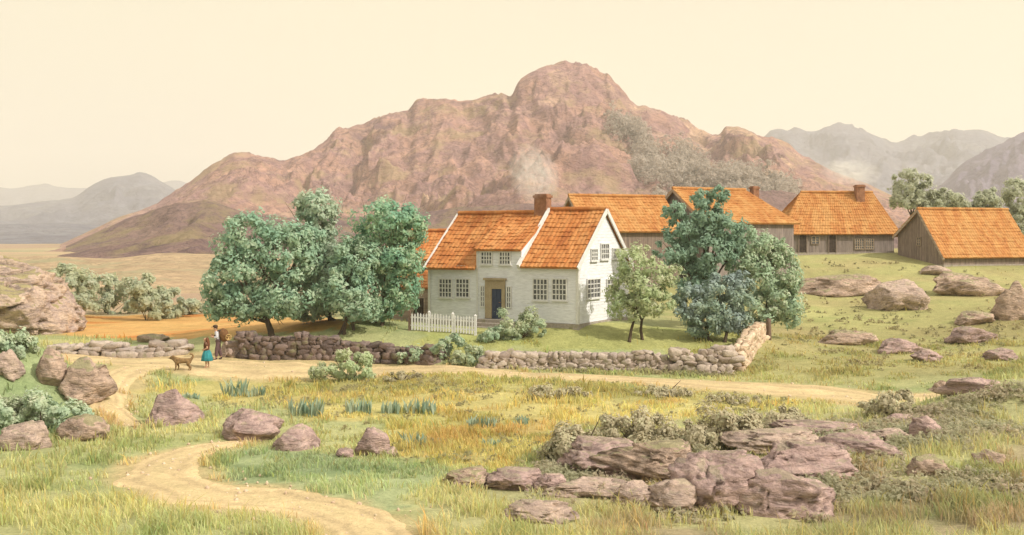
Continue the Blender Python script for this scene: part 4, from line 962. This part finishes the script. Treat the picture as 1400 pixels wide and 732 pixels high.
sh = barn('shed', 'low tan shed with a dark doorway between the trees and the white house', (-8.0,67.2,tz(-6.5,67)-.05), math.radians(-3), 2.95, 3.2, 2.15, 2.15, 3.1, wall='tan_plank', roof='roof_a', seed=70, over=.15, oe=.2)
door(sh, 2.0, 2.62, .1, 1.45, -.02, 'dark_door', 'tan_plank')

# --- picket fence
f0, f1 = at(560,0,58.3), at(650,0,57.6); a = Vector((f0.x, f0.y)); b = Vector((f1.x, f1.y)); fl = (b-a).length; fa = math.atan2(b.y-a.y, b.x-a.x)
fz = lambda s: tz(a.x+(b.x-a.x)*s/fl, a.y+(b.y-a.y)*s/fl)
fz0 = fz(0); fence = thing('picket_fence', 'white picket fence in front of the left corner of the white house', 'fence', (a.x, a.y, fz0), fa)
for s in (0, fl*.3, fl*.66, fl):
    p = MB(); z = fz(s)-fz0; p.box(s-.06, s+.06, -.06, .06, z-.3, z+1.02); p.add([(s-.07,-.07,z+1.02),(s+.07,-.07,z+1.02),(s+.07,.07,z+1.02),(s-.07,.07,z+1.02),(s,0,z+1.12)], [(0,1,4),(1,2,4),(2,3,4),(3,0,4),(3,2,1,0)])
    p.build('post', M['wood'] if s == 0 else M['whitetrim'], fence)
for zz in (.28, .72):
    p = MB(); p.bar((0, -.025, zz), (fl, -.025, fz(fl)-fz0+zz), .04, .08); p.build('rail', M['whitetrim'], fence)
n = int(fl/.155)
for i in range(1, n):
    s = fl*i/n; z = fz(s)-fz0; h = .88+random.uniform(-.04,.04)
    if min(abs(s-q) for q in (0, fl*.3, fl*.66, fl)) < .08: continue
    p = MB(); w = .042; t0, t1 = -.072, -.05
    V = [(s-w,t0,z+.04),(s+w,t0,z+.04),(s+w,t0,z+h),(s,t0,z+h+.08),(s-w,t0,z+h)]; V += [(x,t1,q) for x,_,q in V]
    p.add(V, [(0,1,2,3,4),(9,8,7,6,5)] + [(k,(k+1)%5+5-5+0,(k+1)%5+5,k+5)[::-1] for k in range(5)]); p.build('picket', M['whitetrim'], fence)
# --- gate post
gpp = at(1041,470,60.2); zq = tz(gpp.x, gpp.y); pm = MB()
pm.tube([(0,0,-.3),(.02,0,.4),(0,.01,.95),(.03,0,1.15)], [.15,.14,.13,.11], 9)
tag(pm.build('wooden_post', M['wood'], None, True, (gpp.x+.25, gpp.y-.6, tz(gpp.x+.25,gpp.y-.6))), 'stout weathered wooden post at the end of the sunlit garden wall', 'post')

# ------------------------------------------------------------------ blue green grass clumps in the meadow
M['tuft'] = mat_leaf('blue_green_blade', [(.085,.15,.10),(.125,.19,.13),(.165,.215,.14)], .3)
def tuft(label, px, py, w, h, seed):
    g = ground(px, py); k = g.y/F; rng = np.random.default_rng(seed); n = max(14, int(w*1.1)); V = []
    for i in range(n):
        x = ((i+.5)/n-.5+rng.uniform(-.5,.5)/n)*w*k; y = rng.normal()*.07; hh = h*k*rng.uniform(.55,1.1); le = Vector((rng.normal()*.22, rng.normal()*.2, 0)); bw = rng.uniform(.035,.06)
        a_ = rng.uniform(0, math.pi); dx, dy = math.cos(a_)*bw, math.sin(a_)*bw; zb = tz(g.x+x, g.y+y)-g.z
        m_ = (x+le.x*hh*.35, y+le.y*hh*.35, zb+hh*.55); tp = (x+le.x*hh, y+le.y*hh, zb+hh)
        V.append([(x-dx*.6,y-dy*.6,zb-.03),(x+dx*.6,y+dy*.6,zb-.03),(m_[0]+dx,m_[1]+dy,m_[2]),tp,(m_[0]-dx,m_[1]-dy,m_[2])])
    o = npmesh('grass_clump', np.array(V), 5, [(0,1,2,4),(4,2,3)], M['tuft']); o.location = g
    tag(o, label, 'grass clump', 'blue green clumps in the meadow')
for i, (lab, px, py, w, h) in enumerate([
    ('tallest blue green clump, just below the silvery bush and the people', 320, 542, 34, 26),('low blue green clump right of the tallest one', 352, 542, 22, 16),
    ('broad blue green clump above the meadow boulder pair', 418, 570, 46, 26),('blue green clump in the middle of the meadow, above the blocky boulder', 490, 566, 36, 22),
    ('dense blue green clump at the end of the middle row', 574, 566, 42, 22),('thin blue green clump between two fuller ones in the middle row', 534, 566, 24, 18),
    ('blue green clump standing apart below the garden wall', 660, 584, 36, 16),('tiny pair of blades furthest into the yellow meadow', 712, 580, 20, 12),
    ('low blue green clump above the smallest pale stone', 566, 612, 30, 22),('sparse blue green clump low in the yellow meadow', 672, 612, 30, 12),
    ('flat blue green clump beside the lone pointed boulder', 262, 545, 24, 8)]): tuft(lab, px, py, w, h, 300+i)

# ------------------------------------------------------------------ grass
def grass(name, label, n, pxr, pyr, hfun, keep, seed, wid=.016, gain=1.4, dens=.25):
    rng = np.random.default_rng(seed)
    px = rng.uniform(*pxr, n); py = rng.uniform(*pyr, n)
    d = F*CZ/(py-HY); d = d * (1 + rng.normal(size=n)*.01); x = (px-CX)*d/F; z = terr(x, d)
    for _ in range(3): d = F*(CZ-z)/(py-HY); d = np.clip(d, 14, 115); x = (px-CX)*d/F; z = terr(x, d)
    cl = fbm(x/.9, d/.9, None, seed, 3); k = keep(x, d, px, py) & (track_dist(x, d) > -.05 + .25*rng.random(n) + .45*fbm(x/.8, d/.8, None, 71, 3)) & (rng.random(n) < dens + .8*cl)
    x, d, z, cl, px, py = x[k], d[k], z[k], cl[k], px[k], py[k]; m = len(x)
    H = hfun(x, d, px, py) * (.55 + .7*rng.random(m)) * (1 + .5*cl); a_ = rng.uniform(0, np.pi, m); bw = wid * (d/25)**.6 * (.7+.7*rng.random(m))
    st_ = rng.random(m) < .05; H = np.where(st_, H*1.7, H)
    lx, ly = rng.normal(size=m)*.35 - .1, rng.normal(size=m)*.3; dx, dy = np.cos(a_)*bw, np.sin(a_)*bw
    c = lambda X, Y, Z: np.stack([X, Y, Z], 1)
    mx, my, mz = x+lx*H*.3, d+ly*H*.3, z+H*.6
    V = np.stack([c(x-dx,d-dy,z-.03), c(x+dx,d+dy,z-.03), c(mx+dx*.8,my+dy*.8,mz), c(x+lx*H,d+ly*H,z+H), c(mx-dx*.8,my-dy*.8,mz)], 1)
    tint = gcol(x, d) * (.78 + .5*rng.random((m,1))) * (1 + rng.normal(size=(m,3))*.05)
    tint = np.clip(tint * np.array([1.04,1.05,1.0]) * gain, .01, .85); tint = np.where(st_[:, None], tint * np.array([.98,.86,.68]), tint)
    return tag(npmesh(name, V, 5, [(0,1,2,4),(4,2,3)], M['grass'], None, tint), label, 'grass', kind='stuff')
grass('meadow_grass', 'yellow dry grass of the meadow between road and boulders', 90000, (120,1180), (508,655), lambda x,d,px,py: .17 + .10*fbm(x/3,d/3,None,9,2), lambda x,d,px,py: np.ones(len(x),bool), 1)
grass('foreground_grass', 'pale green and olive grass of the foreground', 150000, (-120,1520), (556,780), lambda x,d,px,py: .12 + .12*sstep(640,735,py) + .07*sstep(1050,1250,px), lambda x,d,px,py: ~((px>300)&(px<740)&(py<600)), 2, .0125, 1.55)
grass('slope_grass', 'short dry grass on the farm slope and in the garden', 130000, (520,1520), (346,548), lambda x,d,px,py: .12 + .07*fbm(x/2.,d/2.,None,19,3), lambda x,d,px,py: (d>44)&~((x>-6)&(x<7.5)&(d>57)&(d<69)), 3)
grass('bank_grass', 'green grass on the left bank', 26000, (-120,180), (462,612), lambda x,d,px,py: np.full(len(x), .22), lambda x,d,px,py: np.ones(len(x),bool), 4)

# ------------------------------------------------------------------ people and dog
def skin(name, V, E, R, m, parent=None, roots=(0,), sub=2):
    me = bpy.data.meshes.new(name); me.from_pydata(V, E, []); o = link(name, me, m, parent)
    md = o.modifiers.new('skin', 'SKIN'); md.use_smooth_shade = True
    for i, s in enumerate(me.skin_vertices[0].data):
        r = R[i]; s.radius = r if isinstance(r, tuple) else (r, r); s.use_root = i in roots
    s = o.modifiers.new('smooth', 'SUBSURF'); s.levels = s.render_levels = sub
    return o
def hand(V, E, R, w, dirv, side):
    """palm and five bent fingers at vertex w, pointing along dirv"""
    p = Vector(V[w]); d = Vector(dirv).normalized(); u = Vector((0,side,0)); s = d.cross(u).normalized()
    V.append(tuple(p + d*.07)); R.append((.038,.02)); E.append((w, len(V)-1)); pal = len(V)-1
    for k, ln in enumerate((.07,.08,.075,.06)):
        q = p + d*.085 + s*(k-1.5)*.021; V.append(tuple(q)); R.append(.0095); E.append((pal, len(V)-1))
        V.append(tuple(q + d*ln*.55 + u*-.006)); R.append(.0088); E.append((len(V)-2, len(V)-1))
        V.append(tuple(q + d*ln*.85 + u*-.03)); R.append(.0075); E.append((len(V)-2, len(V)-1))
    V.append(tuple(p + d*.045 - s*.045)); R.append(.011); E.append((w, len(V)-1))
    V.append(tuple(p + d*.085 - s*.05 - u*.015)); R.append(.009); E.append((len(V)-2, len(V)-1))
M['skin'] = plain('skin_tone', (.50,.29,.20), .6, .1); M['shirt'] = plain('pale_shirt_cloth', (.50,.50,.54)); M['trouser'] = plain('plum_brown_trouser_cloth', (.115,.07,.075))
M['boot'] = plain('boot_leather', (.06,.04,.04)); M['cap'] = plain('dark_cap_cloth', (.075,.045,.03)); M['hairm'] = plain('dark_hair', (.06,.035,.02)); M['hairg'] = plain('auburn_hair', (.14,.055,.028))
M['sack'] = plain('brown_sack_cloth', (.15,.075,.032), .9, .35, 9); M['basket'] = plain('straw_basket', (.48,.33,.14), .9, .35, 40); M['teal'] = plain('teal_skirt_cloth', (.03,.21,.24), .8, .3, 8); M['bodice'] = plain('brown_bodice_cloth', (.11,.05,.028)); M['dogfur'] = plain('brown_dog_fur', (.21,.13,.06), .95, .45, 9); M['eye'] = plain('dark_eye', (.02,.015,.01), .3)
def body(px, py, scale, rz, label, yarms, legs, hunch):
    g = ground(px, py); s = scale
    V = [(0,0,.93),(-.02,0,1.1),(-.05-hunch*.5,0,1.28),(-.07-hunch,0,1.44),(-.09-hunch,0,1.52),(-.10-hunch,0,1.60),(-.095-hunch,0,1.67),(-.19-hunch,0,1.565)]
    E = [(0,1),(1,2),(2,3),(3,4),(4,5),(5,6),(5,7)]; R = [(.13,.11),(.125,.10),(.155,.115),(.055,.055),(.075,.07),(.088,.078),(.07,.065),.022]
    for sd in (-1, 1):
        b0 = len(V); el, wr = yarms[sd]
        V += [(-.05-hunch*.6, sd*.17, 1.38), el, wr]; R += [.062,.047,.033]; E += [(2,b0),(b0,b0+1),(b0+1,b0+2)]
        dv = Vector(wr)-Vector(el); hand(V, E, R, b0+2, dv, sd)
        k = len(V); h, kn, an, to = legs[sd]
        V += [h, kn, an, to]; R += [.09,.06,.042,(.035,.03)]; E += [(0,k),(k,k+1),(k+1,k+2),(k+2,k+3)]
        e0 = len(V); V.append((-.095-hunch, sd*.088, 1.585)); R.append((.012,.022)); E.append((5, e0))
    V = [tuple(Vector(v)*s) for v in V]; R = [tuple(x*s for x in r) if isinstance(r, tuple) else r*s for r in R]
    o = skin('person', V, E, R, M['skin']); o.location = g; o.rotation_euler = (0,0,rz); tag(o, label, 'person')
    for sd in (-1, 1):
        e = MB(); e.lathe([(.004,-.008),(.011,-.003),(.011,.003),(.004,.008)], 8, ((-.172-hunch)*s, sd*.032*s, 1.605*s)); e.build('eye', M['eye'], o)
    return o, g
# the man: facing the girl and the dog, one foot forward
s = 1.0
LM = {-1: ((.02,-.09,.88),(-.07,-.10,.48),(-.08,-.10,.09),(-.24,-.11,.04)), 1: ((.02,.09,.88),(.06,.10,.48),(.17,.10,.10),(.04,.11,.04))}
AM = {-1: ((-.04,-.25,1.12),(-.24,-.16,1.17)), 1: ((-.02,.25,1.12),(-.22,.17,1.20))}
man, gm = body(298, 493, s, .25, 'man in a dark cap, pale shirt and plum trousers with a load on his back', AM, LM, .03)
def garment(name, o, V, E, R, m, roots=(0,)): return skin(name, V, E, R, M[m], o, roots)
garment('shirt', man, [(0,0,.90),(-.02,0,1.1),(-.07,0,1.28),(-.09,0,1.40),(-.07,-.17,1.38),(-.04,-.25,1.12),(-.19,-.185,1.16),(-.07,.17,1.38),(-.02,.25,1.12),(-.17,.19,1.185)], [(0,1),(1,2),(2,3),(2,4),(4,5),(5,6),(2,7),(7,8),(8,9)], [(.17,.15),(.16,.14),(.19,.145),(.085,.08),.09,.066,.052,.08,.066,.052], 'shirt')
garment('trousers', man, [(-.01,0,1.08),(.0,0,.88),LM[-1][0],LM[-1][1],(-.08,-.10,.14),LM[1][0],LM[1][1],(.16,.10,.15)], [(0,1),(1,2),(2,3),(3,4),(1,5),(5,6),(6,7)], [(.175,.155),(.16,.14),.12,.095,.085,.12,.095,.085], 'trouser')
for sd in (-1, 1): garment('boot', man, [Vector(LM[sd][2])+Vector((0,0,.06)), LM[sd][2], Vector(LM[sd][2])+Vector((-.02,0,-.045)), Vector(LM[sd][3])+Vector((0,0,.002))], [(0,1),(1,2),(2,3)], [.058,.055,.05,(.048,.04)], 'boot')
cm = MB(); hx = -.125; cm.lathe([(.115,.0),(.125,.03),(.12,.07),(.085,.105),(.02,.12)], 16, (hx,0,1.645)); cm.lathe([(.165,0),(.17,.012),(.05,.02)], 16, (hx-.06,0,1.642)); cm.build('cap', M['cap'], man, True)
hm = MB(); hm.lathe([(.07,-.11),(.092,-.05),(.096,.0),(.09,.02)], 14, (hx+.015,0,1.645)); hm.build('hair', M['hairm'], man, True)
rot = Matrix.Rotation(.25, 3, 'Z')
sk = MB(); sk.lathe([(.05,-.36),(.17,-.32),(.235,-.18),(.25,.0),(.22,.16),(.14,.25),(.05,.29)], 18, wob=.05, k=5)
sko = sk.build('sack', M['sack'], None, True, gm + rot @ Vector((.27,0,1.27))); sko.scale = (1.0,1.15,1.05); sko.rotation_euler = (0,-.22,.25); tag(sko, 'bulging brown sack carried on the back of the man', 'sack')
stp = MB()
for sd in (-1,1): stp.tube([(-.08,sd*.13,.24),(-.28,sd*.15,.22),(-.44,sd*.14,.03),(-.32,sd*.16,-.22),(-.1,sd*.14,-.28)], [.02]*5, 6)
stp.build('strap', M['boot'], sko, True)
bk = MB(); bk.lathe([(.10,-.09),(.145,-.06),(.16,.0),(.15,.06),(.155,.075),(.13,.07),(.12,-.05)], 18)
bko = bk.build('basket', M['basket'], None, True, gm + rot @ Vector((.50,-.2,1.13))); bko.rotation_euler = (1.3,.2,.5); tag(bko, 'round straw basket hanging from the sack of the man', 'basket')
bh = MB(); bh.tube([(.14*math.cos(a), 0, .07+.13*math.sin(a)) for a in np.linspace(0, math.pi, 9)], [.012]*9, 6); bh.build('handle', M['basket'], bko, True)
# the girl
LG = {-1: ((.0,-.08,.88),(-.05,-.08,.48),(-.02,-.08,.07),(-.16,-.09,.035)), 1: ((.0,.08,.88),(.03,.08,.48),(.10,.08,.08),(-.03,.09,.035))}
AG = {-1: ((.05,-.22,1.12),(-.12,-.17,1.05)), 1: ((.0,.22,1.12),(-.14,.17,1.05))}
girl, gg = body(283, 504, .87, .12, 'barefoot girl with long auburn hair, brown bodice and teal skirt', AG, LG, .0); k = .87
sv = lambda V: [tuple(Vector(v)*k) for v in V]
garment('bodice', girl, sv([(0,0,.86),(-.02,0,1.12),(-.05,0,1.28),(-.065,0,1.39),(-.05,-.16,1.375),(.03,-.215,1.2),(-.05,.16,1.375),(-.01,.215,1.2)]), [(0,1),(1,2),(2,3),(2,4),(4,5),(2,6),(6,7)], [(.17,.15),(.155,.14),(.185,.145),(.085,.08),.09,.075,.09,.075], 'bodice')
kk = MB(); kk.lathe([(.115,1.02*k),(.15,.95*k),(.20,.82*k),(.245,.62*k),(.275,.42*k),(.265,.41*k)], 40, wob=.06, k=9); kk.build('skirt', M['teal'], girl, True)
hg = [(-.06,0,1.66),(.0,0,1.62),(.045,0,1.5),(.075,0,1.32),(.085,0,1.14),(.07,0,1.02)]; garment('hair', girl, sv(hg), [(i,i+1) for i in range(5)], [(.10,.08),(.115,.10),(.13,.09),(.13,.08),(.10,.06),(.04,.03)], 'hairg')
# the dog
gd = ground(250, 507); q = 1.0
DV = [(.28,0,.47),(.1,0,.46),(-.1,0,.465),(-.28,0,.47),(-.40,0,.58),(-.47,0,.64),(-.58,0,.60),(-.64,0,.585),
      (-.44,-.06,.72),(-.44,.06,.72),(-.40,-.05,.73),(.40,0,.55),(.47,0,.66),(.44,0,.76),(.36,0,.79),(.31,0,.74)]
DE = [(0,1),(1,2),(2,3),(3,4),(4,5),(5,6),(6,7),(5,8),(5,9),(0,11),(11,12),(12,13),(13,14),(14,15)]
DR = [(.13,.125),(.125,.13),(.14,.15),(.13,.15),.095,.088,.05,.03,.022,.022,.02,.06,.055,.055,.045,.025]
DV.pop(10); DR.pop(10); DE = [(a_ - (a_ > 10), b_ - (b_ > 10)) for a_, b_ in DE]
for sd in (-1, 1):
    k0 = len(DV); st_ = sd*.05
    DV += [(-.28,sd*.09,.36),(-.25+st_,sd*.09,.2),(-.27+st_,sd*.09,.05),(-.32+st_,sd*.09,.025)]; DR += [.065,.038,.03,.028]; DE += [(3,k0),(k0,k0+1),(k0+1,k0+2),(k0+2,k0+3)]
    k0 = len(DV); DV += [(.26,sd*.09,.36),(.22-st_,sd*.09,.27),(.34-st_,sd*.09,.17),(.32-st_,sd*.09,.05),(.27-st_,sd*.09,.025)]; DR += [.085,.055,.035,.03,.028]; DE += [(0,k0),(k0,k0+1),(k0+1,k0+2),(k0+2,k0+3),(k0+3,k0+4)]
dog = skin('dog', DV, DE, DR, M['dogfur']); dog.location = gd; dog.rotation_euler = (0,0,.12); tag(dog, 'shaggy brown dog with a curled tail standing on the road', 'dog')
nm = MB(); nm.lathe([(.008,-.02),(.022,-.008),(.022,.01),(.008,.02)], 8, (-.665,0,.595)); nm.build('nose', M['eye'], dog, True)

# ------------------------------------------------------------------ smoke
def smoke(label, px, py, d, rx, ry, tilt, dens, seed):
    t = NT('chimney_smoke'); tc = t.n('ShaderNodeTexCoord'); ln = t.n('ShaderNodeVectorMath', operation='LENGTH'); t.l(tc.outputs['Object'], ln.inputs[0])
    fo = t.math('MAXIMUM', t.math('SUBTRACT', 1., ln.outputs['Value']), 0.)
    mp = t.n('ShaderNodeMapping'); mp.inputs['Location'].default_value = (seed, seed*2., 0); t.l(tc.outputs['Object'], mp.inputs[0])
    nz = t.noise(mp.outputs[0], 2.8, 6, .62, 1.2)
    de = t.math('MULTIPLY', t.math('MULTIPLY', t.math('MAXIMUM', t.math('SUBTRACT', nz, .42), 0.), t.math('POWER', fo, .7)), dens)
    pv = t.n('ShaderNodeVolumePrincipled'); pv.inputs['Color'].default_value = (.99,.98,.96,1); t.l(de, pv.inputs['Density']); t.l(pv.outputs[0], t.out.inputs['Volume'])
    bm = bmesh.new(); bmesh.ops.create_icosphere(bm, subdivisions=4, radius=1)
    for v in bm.verts: v.co *= 1 + .12*float(fbm(np.array(v.co.x*2+seed), np.array(v.co.y*2), np.array(v.co.z*2), seed, 3))
    me = bpy.data.meshes.new('smoke'); bm.to_mesh(me); bm.free()
    o = link('smoke', me, t.m, None, True); o.location = at(px, py, d); o.scale = (rx*d/F, rx*d/F*.6, ry*d/F); o.rotation_euler = (0, tilt, 0)
    tag(o, label, 'smoke', kind='stuff')
smoke('white smoke drifting from the farmhouse chimney', 730, 240, 63, 36, 46, -.36, 8., 3)
smoke('white smoke puffing up behind the long grey house chimney', 1163, 236, 101, 44, 20, .1, 4., 6)

# ------------------------------------------------------------------ air
hz = MB(); hz.box(-8000, 8000, -400, 9000, -12, 700)
t = NT('pale_haze'); pv = t.n('ShaderNodeVolumePrincipled'); pv.inputs['Color'].default_value = (.93,.90,.84,1); pv.inputs['Density'].default_value = .00031; pv.inputs['Anisotropy'].default_value = .1
t.l(pv.outputs[0], t.out.inputs['Volume']); tag(hz.build('haze', t.m), kind='stuff')

# ------------------------------------------------------------------ light, sky, camera
EL, AZ = math.radians(40), Vector((.87, -.49)).normalized()
sun = bpy.data.lights.new('sun', 'SUN'); sun.energy = 3.4; sun.angle = math.radians(.6); sun.color = (1, .93, .82)
so = bpy.data.objects.new('sun', sun); COL.objects.link(so)
dirv = Vector((AZ.x*math.cos(EL), AZ.y*math.cos(EL), math.sin(EL))); so.rotation_euler = dirv.to_track_quat('Z', 'Y').to_euler(); so.location = dirv * 300
w = bpy.data.worlds.new('World'); SC.world = w; w.use_nodes = True; nt = w.node_tree; nt.nodes.clear()
N = lambda ty, **kw: (lambda o: ([setattr(o, a_, b_) for a_, b_ in kw.items()], o)[1])(nt.nodes.new(ty))
sky = N('ShaderNodeTexSky', sky_type='NISHITA', sun_disc=False, sun_elevation=EL, sun_rotation=math.atan2(AZ.x, AZ.y), dust_density=4., air_density=1.2, ozone_density=1.)
tc = N('ShaderNodeTexCoord'); sp = N('ShaderNodeSeparateXYZ'); nt.links.new(tc.outputs['Generated'], sp.inputs[0])
mr = N('ShaderNodeMapRange'); mr.inputs[1].default_value = .22; mr.inputs[2].default_value = .75; mr.inputs[3].default_value = .97; mr.inputs[4].default_value = .45; nt.links.new(sp.outputs[2], mr.inputs[0])
mp = N('ShaderNodeMapping'); mp.inputs['Scale'].default_value = (1,1,3.5); nt.links.new(tc.outputs['Generated'], mp.inputs[0])
nz = N('ShaderNodeTexNoise'); nz.inputs['Scale'].default_value = 1.7; nz.inputs['Detail'].default_value = 6; nt.links.new(mp.outputs[0], nz.inputs['Vector'])
veil = N('ShaderNodeValToRGB'); e = veil.color_ramp.elements; e[0].position = .3; e[0].color = (.88,.815,.59,1); e[1].position = .7; e[1].color = (1.0,.915,.63,1); nt.links.new(nz.outputs['Fac'], veil.inputs[0])
sc_ = N('ShaderNodeVectorMath', operation='SCALE'); sc_.inputs['Scale'].default_value = 5.6; hz_ = N('ShaderNodeMapRange'); hz_.inputs[1].default_value = .0; hz_.inputs[2].default_value = .11; hz_.inputs[3].default_value = .75; hz_.inputs[4].default_value = 0; nt.links.new(sp.outputs[2], hz_.inputs[0])
low = N('ShaderNodeMixRGB'); low.inputs[2].default_value = (.83,.79,.60,1); nt.links.new(hz_.outputs[0], low.inputs[0]); nt.links.new(veil.outputs[0], low.inputs[1]); nt.links.new(low.outputs[0], sc_.inputs[0])   # cooler air low over the hills
mx = N('ShaderNodeMixRGB'); nt.links.new(mr.outputs[0], mx.inputs[0]); hi = N('ShaderNodeMixRGB', blend_type='ADD'); hi.inputs[0].default_value = 1; hi.inputs[2].default_value = (7.5,7.2,6.6,1); nt.links.new(sky.outputs[0], hi.inputs[1])   # thin cloud out of view, added bright overhead to fill the shadows
nt.links.new(hi.outputs[0], mx.inputs[1]); nt.links.new(sc_.outputs[0], mx.inputs[2])
bg = N('ShaderNodeBackground'); bg.inputs[1].default_value = .1; nt.links.new(mx.outputs[0], bg.inputs[0]); ow = N('ShaderNodeOutputWorld'); nt.links.new(bg.outputs[0], ow.inputs[0])
cam = bpy.data.cameras.new('camera'); cam.sensor_width = 36; cam.lens = 36*F/1400; cam.shift_y = -(366-HY)/1400; cam.clip_start = .5; cam.clip_end = 20000
co = bpy.data.objects.new('camera', cam); COL.objects.link(co); co.location = (0,0,CZ); co.rotation_euler = (math.pi/2, 0, 0); SC.camera = co
vs = SC.view_settings; vs.view_transform = 'Standard'; vs.look = 'None'; vs.exposure = .6; vs.gamma = 1; vs.use_curve_mapping = False
SC.render.engine = 'CYCLES'; cy = SC.cycles; cy.use_denoising = True; cy.max_bounces = 6; cy.diffuse_bounces = 4; cy.glossy_bounces = 2; cy.transmission_bounces = 2; cy.volume_bounces = 2; cy.transparent_max_bounces = 6
cy.volume_max_steps = 128; cy.use_adaptive_sampling = True
